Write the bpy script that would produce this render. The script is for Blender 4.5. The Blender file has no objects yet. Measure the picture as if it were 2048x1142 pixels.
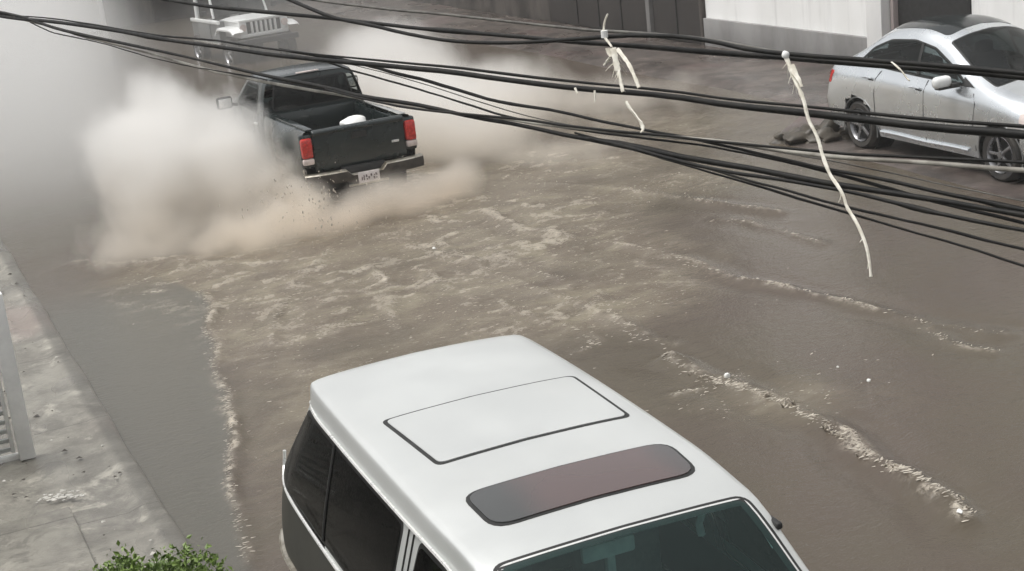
import bpy, bmesh, math, random
import numpy as np
from mathutils import Vector, Matrix
from mathutils.bvhtree import BVHTree
random.seed(7); RNG = np.random.default_rng(7)
scene = bpy.context.scene
COL = scene.collection

# ------------------------------------------------------------------ helpers
def tag(o, label=None, cat=None, group=None, kind=None):
    if label: o['label'] = label
    if cat: o['category'] = cat
    if group: o['group'] = group
    if kind: o['kind'] = kind
    return o

def empty(name, loc, rz=0.0):
    o = bpy.data.objects.new(name, None); COL.objects.link(o)
    o.location = loc; o.rotation_euler = (0, 0, rz); o.empty_display_size = .2
    return o

class MB:
    """collects geometry and links it as one mesh object"""
    def __init__(s): s.bm = bmesh.new()
    def box(s, c, d, bev=0.0, rot=None, seg=2):
        t = bmesh.new(); bmesh.ops.create_cube(t, size=1)
        bmesh.ops.scale(t, vec=d, verts=t.verts)
        if bev > 0: bmesh.ops.bevel(t, geom=t.edges[:], offset=min(bev, min(d)*.49), segments=seg, profile=.5, affect='EDGES')
        if rot is not None: bmesh.ops.transform(t, matrix=rot, verts=t.verts)
        bmesh.ops.translate(t, vec=c, verts=t.verts); return s.join(t)
    def join(s, t):
        m = bpy.data.meshes.new('t'); t.to_mesh(m); t.free(); s.bm.from_mesh(m); bpy.data.meshes.remove(m); return s
    def tube(s, pts, r, n=8, caps=True, flat=1.0):
        pts = [Vector(p) for p in pts]; N = len(pts)
        rr = r if isinstance(r, (list, tuple)) else [r]*N
        T = [((pts[min(i+1, N-1)]-pts[max(i-1, 0)]).normalized()) for i in range(N)]
        up = Vector((0, 0, 1)) if abs(T[0].z) < .9 else Vector((1, 0, 0))
        rings = []
        for i in range(N):
            a = T[i].cross(up)
            if a.length < 1e-4: a = T[i].cross(Vector((1, 0, 0)))
            a.normalize(); b = a.cross(T[i]).normalized(); up = b
            rings.append([s.bm.verts.new(pts[i]+(a*math.cos(k*2*math.pi/n)+b*flat*math.sin(k*2*math.pi/n))*rr[i]) for k in range(n)])
        for i in range(N-1):
            for k in range(n):
                s.bm.faces.new((rings[i][k], rings[i][(k+1) % n], rings[i+1][(k+1) % n], rings[i+1][k]))
        if caps: s.bm.faces.new(rings[0][::-1]); s.bm.faces.new(rings[-1])
        return s
    def lathe(s, prof, c, axis='x', n=28, close=True):
        """prof: (offset along axis, radius)"""
        rings = []
        for o, r in prof:
            ring = []
            for k in range(n):
                t = k*2*math.pi/n; p, q = r*math.cos(t), r*math.sin(t)
                v = (o, p, q) if axis == 'x' else ((p, o, q) if axis == 'y' else (p, q, o))
                ring.append(s.bm.verts.new((c[0]+v[0], c[1]+v[1], c[2]+v[2])))
            rings.append(ring)
        for i in range(len(rings)-1):
            for k in range(n): s.bm.faces.new((rings[i][k], rings[i][(k+1) % n], rings[i+1][(k+1) % n], rings[i+1][k]))
        if close: s.bm.faces.new(rings[0][::-1]); s.bm.faces.new(rings[-1])
        return s
    def grid(s, P):
        """P: array rows x cols x 3"""
        P = np.asarray(P); V = [[s.bm.verts.new(tuple(p)) for p in row] for row in P]
        for i in range(len(V)-1):
            for j in range(len(V[0])-1):
                s.bm.faces.new((V[i][j], V[i][j+1], V[i+1][j+1], V[i+1][j]))
        return s
    def poly(s, pts):
        s.bm.faces.new([s.bm.verts.new(p) for p in pts]); return s
    def prism(s, pts, vec):
        v = Vector(vec); a = [s.bm.verts.new(p) for p in pts]; b = [s.bm.verts.new(Vector(p)+v) for p in pts]; n = len(pts)
        s.bm.faces.new(a); s.bm.faces.new(b[::-1])
        for i in range(n): s.bm.faces.new((a[i], b[i], b[(i+1) % n], a[(i+1) % n]))
        return s
    def blob(s, c, r, sub=2, amp=.15, seed=0):
        t = bmesh.new(); bmesh.ops.create_icosphere(t, subdivisions=sub, radius=1)
        rn = random.Random(seed); ph = [rn.uniform(0, 6) for _ in range(6)]
        for v in t.verts:
            p = v.co
            k = 1+amp*(math.sin(3.1*p.x+ph[0])*math.cos(2.7*p.y+ph[1])+.6*math.sin(5.3*p.z+ph[2]+2*p.x)+.4*math.sin(7*p.y+ph[3]+3*p.z))
            v.co = Vector((p.x*r[0], p.y*r[1], p.z*r[2]))*k+Vector(c)
        return s.join(t)
    def build(s, name, mat, parent=None, smooth=True, ang=35, fix=True):
        if fix: bmesh.ops.recalc_face_normals(s.bm, faces=s.bm.faces)
        m = bpy.data.meshes.new(name); s.bm.to_mesh(m); s.bm.free()
        if smooth:
            m.polygons.foreach_set('use_smooth', [True]*len(m.polygons))
            try: m.set_sharp_from_angle(angle=math.radians(ang))
            except Exception: pass
        m.materials.append(mat)
        o = bpy.data.objects.new(name, m); COL.objects.link(o)
        if parent is not None: o.parent = parent
        return o

def copy_tree(o, parent=None):
    c = o.copy(); COL.objects.link(c)
    if parent is not None: c.parent = parent
    for ch in list(o.children): copy_tree(ch, c)
    return c

# ------------------------------------------------------------------ numpy noise
def vnoise(x, y, seed=0):
    xi = np.floor(x).astype(np.int64); yi = np.floor(y).astype(np.int64); xf = x-xi; yf = y-yi
    def h(a, b):
        n = (a*374761393+b*668265263+seed*974711) & 0xffffffff
        n = ((n ^ (n >> 13))*1274126177) & 0xffffffff
        return ((n ^ (n >> 16)) & 0xffff)/65535.0
    u = xf*xf*(3-2*xf); v = yf*yf*(3-2*yf)
    return (h(xi, yi)*(1-u)+h(xi+1, yi)*u)*(1-v)+(h(xi, yi+1)*(1-u)+h(xi+1, yi+1)*u)*v
def fbm(x, y, o=4, seed=0, gain=.5):
    s = 0; a = 1; t = 0
    for k in range(o):
        s = s+a*vnoise(x*2**k, y*2**k, seed+k*17); t += a; a *= gain
    return s/t

# ------------------------------------------------------------------ materials
class NT:
    def __init__(s, m):
        m.use_nodes = True; s.t = m.node_tree; s.t.nodes.clear(); s.out = s.t.nodes.new('ShaderNodeOutputMaterial')
    def n(s, typ, **kw):
        nd = s.t.nodes.new(typ)
        for k, v in kw.items(): setattr(nd, k, v)
        return nd
    def l(s, a, b): s.t.links.new(a, b)
    def math(s, op, a, b=None, clamp=False):
        nd = s.n('ShaderNodeMath', operation=op, use_clamp=clamp)
        for i, v in enumerate((a, b)):
            if v is None: continue
            if isinstance(v, (int, float)): nd.inputs[i].default_value = v
            else: s.l(v, nd.inputs[i])
        return nd.outputs[0]
    def mix(s, f, a, b):
        nd = s.n('ShaderNodeMix', data_type='RGBA')
        for i, v in ((0, f), (6, a), (7, b)):
            if isinstance(v, (int, float)): nd.inputs[i].default_value = v
            elif isinstance(v, tuple): nd.inputs[i].default_value = v if len(v) == 4 else (*v, 1)
            else: s.l(v, nd.inputs[i])
        return nd.outputs[2]
    def noise(s, scale, detail=4, rough=.55, vec=None, dist=0):
        nd = s.n('ShaderNodeTexNoise'); nd.inputs['Scale'].default_value = scale; nd.inputs['Detail'].default_value = detail
        nd.inputs['Roughness'].default_value = rough; nd.inputs['Distortion'].default_value = dist
        if vec is not None: s.l(vec, nd.inputs['Vector'])
        return nd.outputs['Fac']
    def ramp(s, f, lo, hi, a=0., b=1., smooth=True):
        nd = s.n('ShaderNodeMapRange', interpolation_type='SMOOTHSTEP' if smooth else 'LINEAR', clamp=True)
        s.l(f, nd.inputs[0])
        for i, v in enumerate((lo, hi, a, b)): nd.inputs[i+1].default_value = v
        return nd.outputs[0]
    def obj(s): return s.n('ShaderNodeTexCoord').outputs['Object']
    def scaled(s, vec, sc):
        nd = s.n('ShaderNodeMapping'); nd.inputs['Scale'].default_value = sc; s.l(vec, nd.inputs['Vector']); return nd.outputs[0]
    def bsdf(s, **kw):
        b = s.n('ShaderNodeBsdfPrincipled')
        for k, v in kw.items():
            i = b.inputs[k.replace('_', ' ')]
            if isinstance(v, (int, float)): i.default_value = v
            elif isinstance(v, tuple): i.default_value = v if len(v) == 4 else (*v, 1)
            else: s.l(v, i)
        return b
    def bump(s, h, strength=.3, dist=.01):
        nd = s.n('ShaderNodeBump'); nd.inputs['Strength'].default_value = strength; nd.inputs['Distance'].default_value = dist
        s.l(h, nd.inputs['Height']); return nd.outputs[0]
    def done(s, b, sock='Surface'): s.l(b.outputs[0] if hasattr(b, 'outputs') else b, s.out.inputs[sock])

def mat(name, col, rough=.5, metal=0., var=.12, scale=6., col2=None, bump=0., bscale=40., coat=0., spec=.5, stretch=(1, 1, 1), lo=.35, hi=.65):
    m = bpy.data.materials.new(name); t = NT(m); o = t.scaled(t.obj(), stretch)
    f = t.ramp(t.noise(scale, 6, .6, o), lo, hi)
    c2 = col2 or tuple(max(0, c*(1-2*var)) for c in col)
    c = t.mix(f, c2, col)
    r = t.ramp(t.noise(scale*1.7, 4, .6, o), .3, .7, max(0, rough-.08), min(1, rough+.1))
    b = t.bsdf(Base_Color=c, Roughness=r, Metallic=metal, Coat_Weight=coat, Specular_IOR_Level=spec)
    b.inputs['Coat Roughness'].default_value = .05
    if bump > 0: t.l(t.bump(t.noise(bscale, 5, .6, o), bump, .01), b.inputs['Normal'])
    t.done(b); return m

def paint(name, col, metal=.35, rough=.32, coat=.6, dirt=(.2, .17, .13), damt=.25, spec=.5):
    """wet car paint: flake tone, rain beads, road film towards no particular height"""
    m = bpy.data.materials.new(name); t = NT(m); o = t.obj()
    f = t.noise(2.2, 5, .6, o)
    film = t.math('MULTIPLY', t.ramp(t.noise(1.1, 4, .55, o), .40, .85), damt)
    c = t.mix(film, t.mix(t.ramp(f, .3, .7), tuple(x*.93 for x in col), col), dirt)
    bead = t.noise(60, 3, .6, o)
    b = t.bsdf(Base_Color=c, Roughness=t.ramp(f, .3, .7, rough-.05, rough+.08), Metallic=metal, Coat_Weight=coat, Specular_IOR_Level=spec)
    b.inputs['Coat Roughness'].default_value = .06
    nb = t.bump(bead, .05, .004); t.l(nb, b.inputs['Normal']); t.l(nb, b.inputs['Coat Normal'])
    t.done(b); return m

def glass(name, tint, trans, rough=.03, body=.06, ior=1.5):
    """thin tinted pane: part seen through, part reflecting"""
    m = bpy.data.materials.new(name); t = NT(m)
    tr = t.n('ShaderNodeBsdfTransparent'); tr.inputs[0].default_value = (*tint, 1)
    gl = t.bsdf(Base_Color=tuple(x*body for x in tint), Roughness=rough, IOR=ior)
    o = t.obj()
    t.l(t.bump(t.ramp(t.noise(55, 3, .5, o), .5, .7), .06, .004), gl.inputs['Normal'])
    mx = t.n('ShaderNodeMixShader'); mx.inputs[0].default_value = trans
    t.l(gl.outputs[0], mx.inputs[1]); t.l(tr.outputs[0], mx.inputs[2]); t.done(mx); return m

M = {}
M['van'] = paint('silver_paint', (.66, .675, .66), .4, .36, .15, damt=.10)
M['van_low'] = paint('dark_grey_paint', (.060, .060, .052), .0, .55, .0, dirt=(.11, .10, .08), damt=.5, spec=.12)  # darker grey than the upper body, used below the belt line
M['van_rail'] = paint('silver_grey_paint', (.42, .44, .42), .35, .34, .5, damt=.1)
M['sedan'] = paint('silver_sedan_paint', (.68, .71, .73), .8, .24, .5, dirt=(.4,.39,.37), damt=.12)
M['pick'] = paint('dark_green_paint', (.007, .015, .015), .1, .25, .6, dirt=(.06,.055,.045), damt=.12)
M['jeep'] = paint('white_paint', (.78, .79, .78), .0, .35, .5, damt=.12)
M['bumper'] = mat('muddy_bumper', (.028, .024, .02), .5, col2=(.06, .05, .04), scale=8)
M['roof_reflect'] = mat('dark_roof_reflection', (.022, .026, .027), .12, var=.1, scale=3)  # carries the dark reflection on the sedan's roof as a colour
M['grey'] = paint('grey_paint', (.16, .165, .165), .1, .4, .3, damt=.3)
M['black'] = mat('black_rubber', (.018, .018, .017), .55, bump=.1)
M['tyre'] = mat('tyre_rubber', (.022, .021, .02), .7, bump=.2, bscale=80, col2=(.045, .04, .034))
M['trim'] = mat('bright_trim', (.74, .74, .72), .3, .3, var=.03)
M['chrome'] = mat('chrome', (.75, .74, .70), .18, 1., var=.05)
M['dchrome'] = mat('muddy_chrome', (.55, .52, .45), .35, .7, col2=(.22, .19, .14))
M['rim'] = mat('alloy_rim', (.34, .34, .35), .3, .8)
M['dark'] = mat('dark_interior', (.02, .02, .02), .7)
M['seat'] = mat('grey_seat_cloth', (.22, .23, .23), .9, bump=.2)
M['dash'] = mat('dash_plastic', (.26, .29, .29), .6)
M['lite'] = mat('pale_interior', (.62, .64, .63), .7)
M['g_van'] = glass('teal_windshield_glass', (.55, .80, .77), .74, .03, .10)
M['g_side'] = glass('smoked_glass', (.05, .05, .045), .3, ior=1.22)
M['g_roof'] = glass('sunroof_glass', (.95, .66, .62), .0, .10, .1)
M['g_sed'] = glass('sedan_glass', (.50, .55, .54), .72)
def sunroof_mat():
    m = bpy.data.materials.new('sunroof_glass'); t = NT(m); o = t.obj(); sx = t.n('ShaderNodeSeparateXYZ'); t.l(o, sx.inputs[0])
    ax = t.math('ABSOLUTE', t.math('ADD', sx.outputs[0], t.math('MULTIPLY', t.noise(3, 3, .5, o), .25)))
    c = t.mix(t.ramp(ax, .22, .52), (.098, .066, .062), (.050, .052, .050))  # pinkish reflection and headliner shading painted as a centre-to-end gradient
    t.done(t.bsdf(Base_Color=c, Roughness=.06, IOR=1.5, Coat_Weight=.6)); return m
M['g_roof'] = sunroof_mat()
M['g_dark'] = glass('dark_glass', (.10, .13, .13), .4)
M['red'] = mat('red_lens', (.62, .035, .025), .2, coat=.5, var=.2, scale=25)
M['wlens'] = mat('clear_lens', (.72, .62, .58), .25, coat=.4)
M['plate'] = mat('plate_white', (.75, .70, .69), .4)
M['mark'] = mat('plate_marks', (.16, .12, .12), .6)
M['white_plastic'] = mat('white_plastic', (.87, .87, .84), .45, var=.05)
M['strip'] = mat('weathered_plastic_strip', (.80, .77, .68), .6, col2=(.58, .54, .45), scale=30)
M['cable_black'] = mat('black_cable_sheath', (.005, .005, .0045), .5, bump=.1, col2=(.012, .011, .009), scale=12, spec=.25)
M['cable_grey'] = mat('grey_cable_sheath', (.12, .115, .10), .5, col2=(.06, .055, .048), scale=12)
M['cable_pale'] = mat('pale_cable_sheath', (.42, .40, .35), .5, col2=(.17, .155, .13), scale=5)

# ------------------------------------------------------------------ vehicle loft
def pchip(t, Y, q):
    t = np.asarray(t, float); Y = np.asarray(Y, float); q = np.asarray(q, float)
    h = np.diff(t); d = np.diff(Y, axis=0)/h[:, None]
    m = np.zeros_like(Y)
    if len(t) == 2: m[:] = d[0]
    else:
        w1 = (2*h[1:]+h[:-1])[:, None]; w2 = (h[1:]+2*h[:-1])[:, None]
        with np.errstate(divide='ignore', invalid='ignore'):
            hm = (w1+w2)/(w1/d[:-1]+w2/d[1:])
        m[1:-1] = np.where(d[:-1]*d[1:] > 0, np.nan_to_num(hm), 0)
        m[0] = d[0]; m[-1] = d[-1]
    i = np.clip(np.searchsorted(t, q, side='right')-1, 0, len(t)-2)
    s = ((q-t[i])/h[i])[:, None]; hh = h[i][:, None]
    return (Y[i]*(2*s**3-3*s**2+1)+hh*m[i]*(s**3-2*s**2+s)+Y[i+1]*(3*s**2-2*s**3)+hh*m[i+1]*(s**3-s**2))

def L(a, b, z): return (-b, a, z)      # vehicle frame: a forward, b to its left, z up

def loft_body(st, na, nr, caps=(True, True), rpar=None):
    """st: stations x rows x (a,b,z), last row on the centre line. Returns verts, faces, dims"""
    st = np.array(st, float); S, R, _ = st.shape
    tr = np.arange(R) if rpar is None else np.asarray(rpar, float)
    qr = np.concatenate([np.linspace(tr[i], tr[i+1], nr+1)[:-1] for i in range(R-1)]+[[tr[-1]]])
    rows = np.array([pchip(tr, s, qr) for s in st])
    ts = np.concatenate([[0], np.cumsum(np.maximum(.05, np.mean(np.linalg.norm(np.diff(st, axis=0), axis=2), axis=1)))])
    qs = np.concatenate([np.linspace(ts[i], ts[i+1], na+1)[:-1] for i in range(S-1)]+[[ts[-1]]])
    out = np.stack([pchip(ts, rows[:, j], qs) for j in range(rows.shape[1])], axis=1)
    A, B, _ = out.shape
    V = []; idl = {}; idr = {}
    for i in range(A):
        for j in range(B):
            a, b, z = out[i, j]
            idl[i, j] = len(V); V.append(L(a, b, z))
            if j == B-1: idr[i, j] = idl[i, j]
            else: idr[i, j] = len(V); V.append(L(a, -b, z))
    F = []
    for i in range(A-1):
        for j in range(B-1):
            F.append((idl[i, j], idl[i+1, j], idl[i+1, j+1], idl[i, j+1]))
            F.append((idr[i, j], idr[i, j+1], idr[i+1, j+1], idr[i+1, j]))
    for i, c in ((0, caps[0]), (A-1, caps[1])):
        if not c: continue
        for j in range(B-1):
            f = [idl[i, j], idl[i, j+1], idr[i, j+1], idr[i, j]]
            f = list(dict.fromkeys(f)); F.append(tuple(f if i == 0 else f[::-1]))
    return V, F

def bv(V, F): return BVHTree.FromPolygons([Vector(v) for v in V], F)

def offset_poly(p, d):
    n = len(p); out = []
    area = sum(p[i][0]*p[(i+1) % n][1]-p[(i+1) % n][0]*p[i][1] for i in range(n)); sg = 1 if area > 0 else -1
    for i in range(n):
        a, b, c = np.array(p[i-1]), np.array(p[i]), np.array(p[(i+1) % n])
        e1 = (b-a)/np.linalg.norm(b-a); e2 = (c-b)/np.linalg.norm(c-b)
        n1 = np.array([-e1[1], e1[0]])*sg; n2 = np.array([-e2[1], e2[0]])*sg
        bis = n1+n2
        k = d/max(.25, (bis@n1)/np.linalg.norm(bis))
        out.append(tuple(b+bis/np.linalg.norm(bis)*k))
    return out

def round_poly(p, r, n=5):
    out = []; N = len(p)
    for i in range(N):
        a, b, c = np.array(p[i-1]), np.array(p[i]), np.array(p[(i+1) % N])
        r1 = min(r, np.linalg.norm(a-b)*.45); r2 = min(r, np.linalg.norm(c-b)*.45)
        s = b+(a-b)/np.linalg.norm(a-b)*r1; e = b+(c-b)/np.linalg.norm(c-b)*r2
        for k in range(n+1):
            t = k/n; out.append(tuple((1-t)**2*s+2*t*(1-t)*b+t*t*e))
    return out

def clip_cell(cell, poly):
    P = list(cell); n = len(poly)
    for i in range(n):
        a, b = poly[i], poly[(i+1) % n]; ex, ey = b[0]-a[0], b[1]-a[1]
        if ex*ex+ey*ey < 1e-14: continue
        Q = []
        for k in range(len(P)):
            p, q = P[k], P[(k+1) % len(P)]
            dp = ex*(p[1]-a[1])-ey*(p[0]-a[0]); dq = ex*(q[1]-a[1])-ey*(q[0]-a[0])
            if dp >= 0: Q.append(p)
            if (dp >= 0) != (dq >= 0):
                t = dp/(dp-dq); Q.append((p[0]+t*(q[0]-p[0]), p[1]+t*(q[1]-p[1])))
        P = Q
        if len(P) < 3: return None
    return P

class Proj:
    def __init__(s, pts, d):
        s.n = Vector(L(*d)).normalized()
        s.U = s.n.cross(Vector((0, 0, 1))) if abs(s.n.z) < .95 else Vector((1, 0, 0))
        s.U = (s.U-s.n*s.U.dot(s.n)).normalized(); s.V = s.n.cross(s.U)
        s.p = [(Vector(L(*q)).dot(s.U), Vector(L(*q)).dot(s.V)) for q in pts]
        ar = sum(s.p[i][0]*s.p[(i+1) % len(s.p)][1]-s.p[(i+1) % len(s.p)][0]*s.p[i][1] for i in range(len(s.p)))
        if ar < 0: s.p = s.p[::-1]
        s.ref = sum((Vector(L(*q)).dot(s.n) for q in pts))/len(pts)

def panel(bvh, name, pts, d, m, parent, off=.004, rad=.05, cell=.06, skirt=.014, inset=0.):
    pr = Proj(pts, d); P = offset_poly(pr.p, inset) if inset else pr.p
    P = round_poly(P, rad) if rad > 0 else P
    xs = [q[0] for q in P]; ys = [q[1] for q in P]
    bm = bmesh.new(); cache = {}
    def vert(q):
        k = (round(q[0], 5), round(q[1], 5))
        if k not in cache:
            o = pr.U*q[0]+pr.V*q[1]
            h = bvh.ray_cast(o+pr.n*(pr.ref+.6), -pr.n, 1.3)
            pt = h[0] if h[0] is not None else o+pr.n*pr.ref
            cache[k] = bm.verts.new(pt+pr.n*off)
        return cache[k]
    x0, y0 = min(xs), min(ys); nx = max(2, int((max(xs)-x0)/cell)+1); ny = max(2, int((max(ys)-y0)/cell)+1)
    for i in range(nx):
        for j in range(ny):
            cx, cy = x0+i*(max(xs)-x0)/nx, y0+j*(max(ys)-y0)/ny; dx, dy = (max(xs)-x0)/nx, (max(ys)-y0)/ny
            c = clip_cell([(cx, cy), (cx+dx, cy), (cx+dx, cy+dy), (cx, cy+dy)], P)
            if not c: continue
            vs = list(dict.fromkeys(vert(q) for q in c))
            if len(vs) >= 3:
                try: bm.faces.new(vs)
                except ValueError: pass
    bmesh.ops.remove_doubles(bm, verts=bm.verts, dist=1e-4)
    if skirt > 0:
        be = [e for e in bm.edges if e.is_boundary]
        r = bmesh.ops.extrude_edge_only(bm, edges=be)
        bmesh.ops.translate(bm, vec=-pr.n*skirt, verts=[v for v in r['geom'] if isinstance(v, bmesh.types.BMVert)])
    b = MB(); b.bm.free(); b.bm = bm
    bmesh.ops.recalc_face_normals(bm, faces=bm.faces)
    if sum(f.normal.dot(pr.n) for f in bm.faces) < 0: bmesh.ops.reverse_faces(bm, faces=bm.faces)
    return b.build(name, m, parent, ang=30, fix=False)

def inside(q, P):
    return all((P[(i+1) % len(P)][0]-P[i][0])*(q[1]-P[i][1])-(P[(i+1) % len(P)][1]-P[i][1])*(q[0]-P[i][0]) >= 0 for i in range(len(P)))

def body_object(name, V, F, m, parent, cuts=(), arches=(), split=None):
    """cuts: (pts, dir, inset) holes under panes; arches: (a,z,r,minb) wheel openings; split: list of (name, material, test) sub-meshes"""
    V = np.array(V); alive = [True]*len(F)
    for a, z, r, mb in arches:
        d = np.hypot(V[:, 1]-a, V[:, 2]-z); near = (np.abs(d-r) < .035) & (np.abs(V[:, 0]) > mb)
        k = r/np.maximum(d[near], 1e-6)
        V[near, 1] = a+(V[near, 1]-a)*k; V[near, 2] = z+(V[near, 2]-z)*k
        for i, f in enumerate(F):
            c = V[list(f)].mean(axis=0)
            if math.hypot(c[1]-a, c[2]-z) < r-.004 and abs(c[0]) > mb: alive[i] = False
    for pts, d, ins in cuts:
        pr = Proj(pts, d); P = offset_poly(pr.p, ins)
        for i, f in enumerate(F):
            if not alive[i]: continue
            q = V[list(f)]; c = Vector(q.mean(axis=0)); nn = Vector(q[1]-q[0]).cross(Vector(q[2]-q[0]))
            if abs(c.dot(pr.n)-pr.ref) < .4 and inside((c.dot(pr.U), c.dot(pr.V)), P): alive[i] = False
    objs = []
    groups = {}
    for i, f in enumerate(F):
        if not alive[i]: continue
        key = 0
        if split:
            c = V[list(f)].mean(axis=0)
            for k, (nm, mm, test) in enumerate(split):
                if test(c[1], -c[0], c[2]): key = k+1; break
        groups.setdefault(key, []).append(f)
    for key, fs in groups.items():
        nm, mm = (name, m) if key == 0 else split[key-1][:2]
        b = MB(); vs = [b.bm.verts.new(v) for v in V]
        for f in fs:
            try: b.bm.faces.new([vs[i] for i in f])
            except ValueError: pass
        bmesh.ops.delete(b.bm, geom=[v for v in b.bm.verts if not v.link_faces], context='VERTS')
        bmesh.ops.remove_doubles(b.bm, verts=b.bm.verts, dist=1e-5)
        objs.append(b.build(nm, mm, parent, ang=40))
    return objs

def wheel(parent, a, b, z, r, w=.2, rim=.66, spokes=5, side=1):
    """tyre > rim; b is the outer face, side +1 = left"""
    s = side; x0 = -b
    t = MB().lathe([(0, r*rim), (s*-.01, r*.9), (s*.02, r*.985), (s*.06, r), (s*(w-.05), r), (s*(w-.01), r*.97), (s*w, r*.6)], (x0, a, z), 'x', 36, False)
    t = MB() if False else t
    o = t.build('wheel', M['tyre'], parent)
    rb = MB().lathe([(s*.015, r*rim*1.0), (s*-.006, r*rim*.97), (s*.02, r*rim*.9), (s*.06, r*rim*.86)], (x0, a, z), 'x', 36, False)
    rb.lathe([(s*-.002, .001), (s*-.002, r*.12), (s*.03, r*.15)], (x0, a, z), 'x', 20, False)
    for k in range(spokes):
        th = k*2*math.pi/spokes+.3
        rb.box((0, 0, 0), (.03, r*.115, r*rim*.86), .008, rot=Matrix.Translation((x0+s*.022, a, z)) @ Matrix.Rotation(th, 4, 'X') @ Matrix.Translation((0, 0, r*rim*.48)))
    rb.build('rim', M['rim'], o)
    MB().lathe([(s*.085, .001), (s*.085, r*rim*.95)], (x0, a, z), 'x', 24, False).build('brake_disc', M['dark'], o)
    return o
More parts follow.
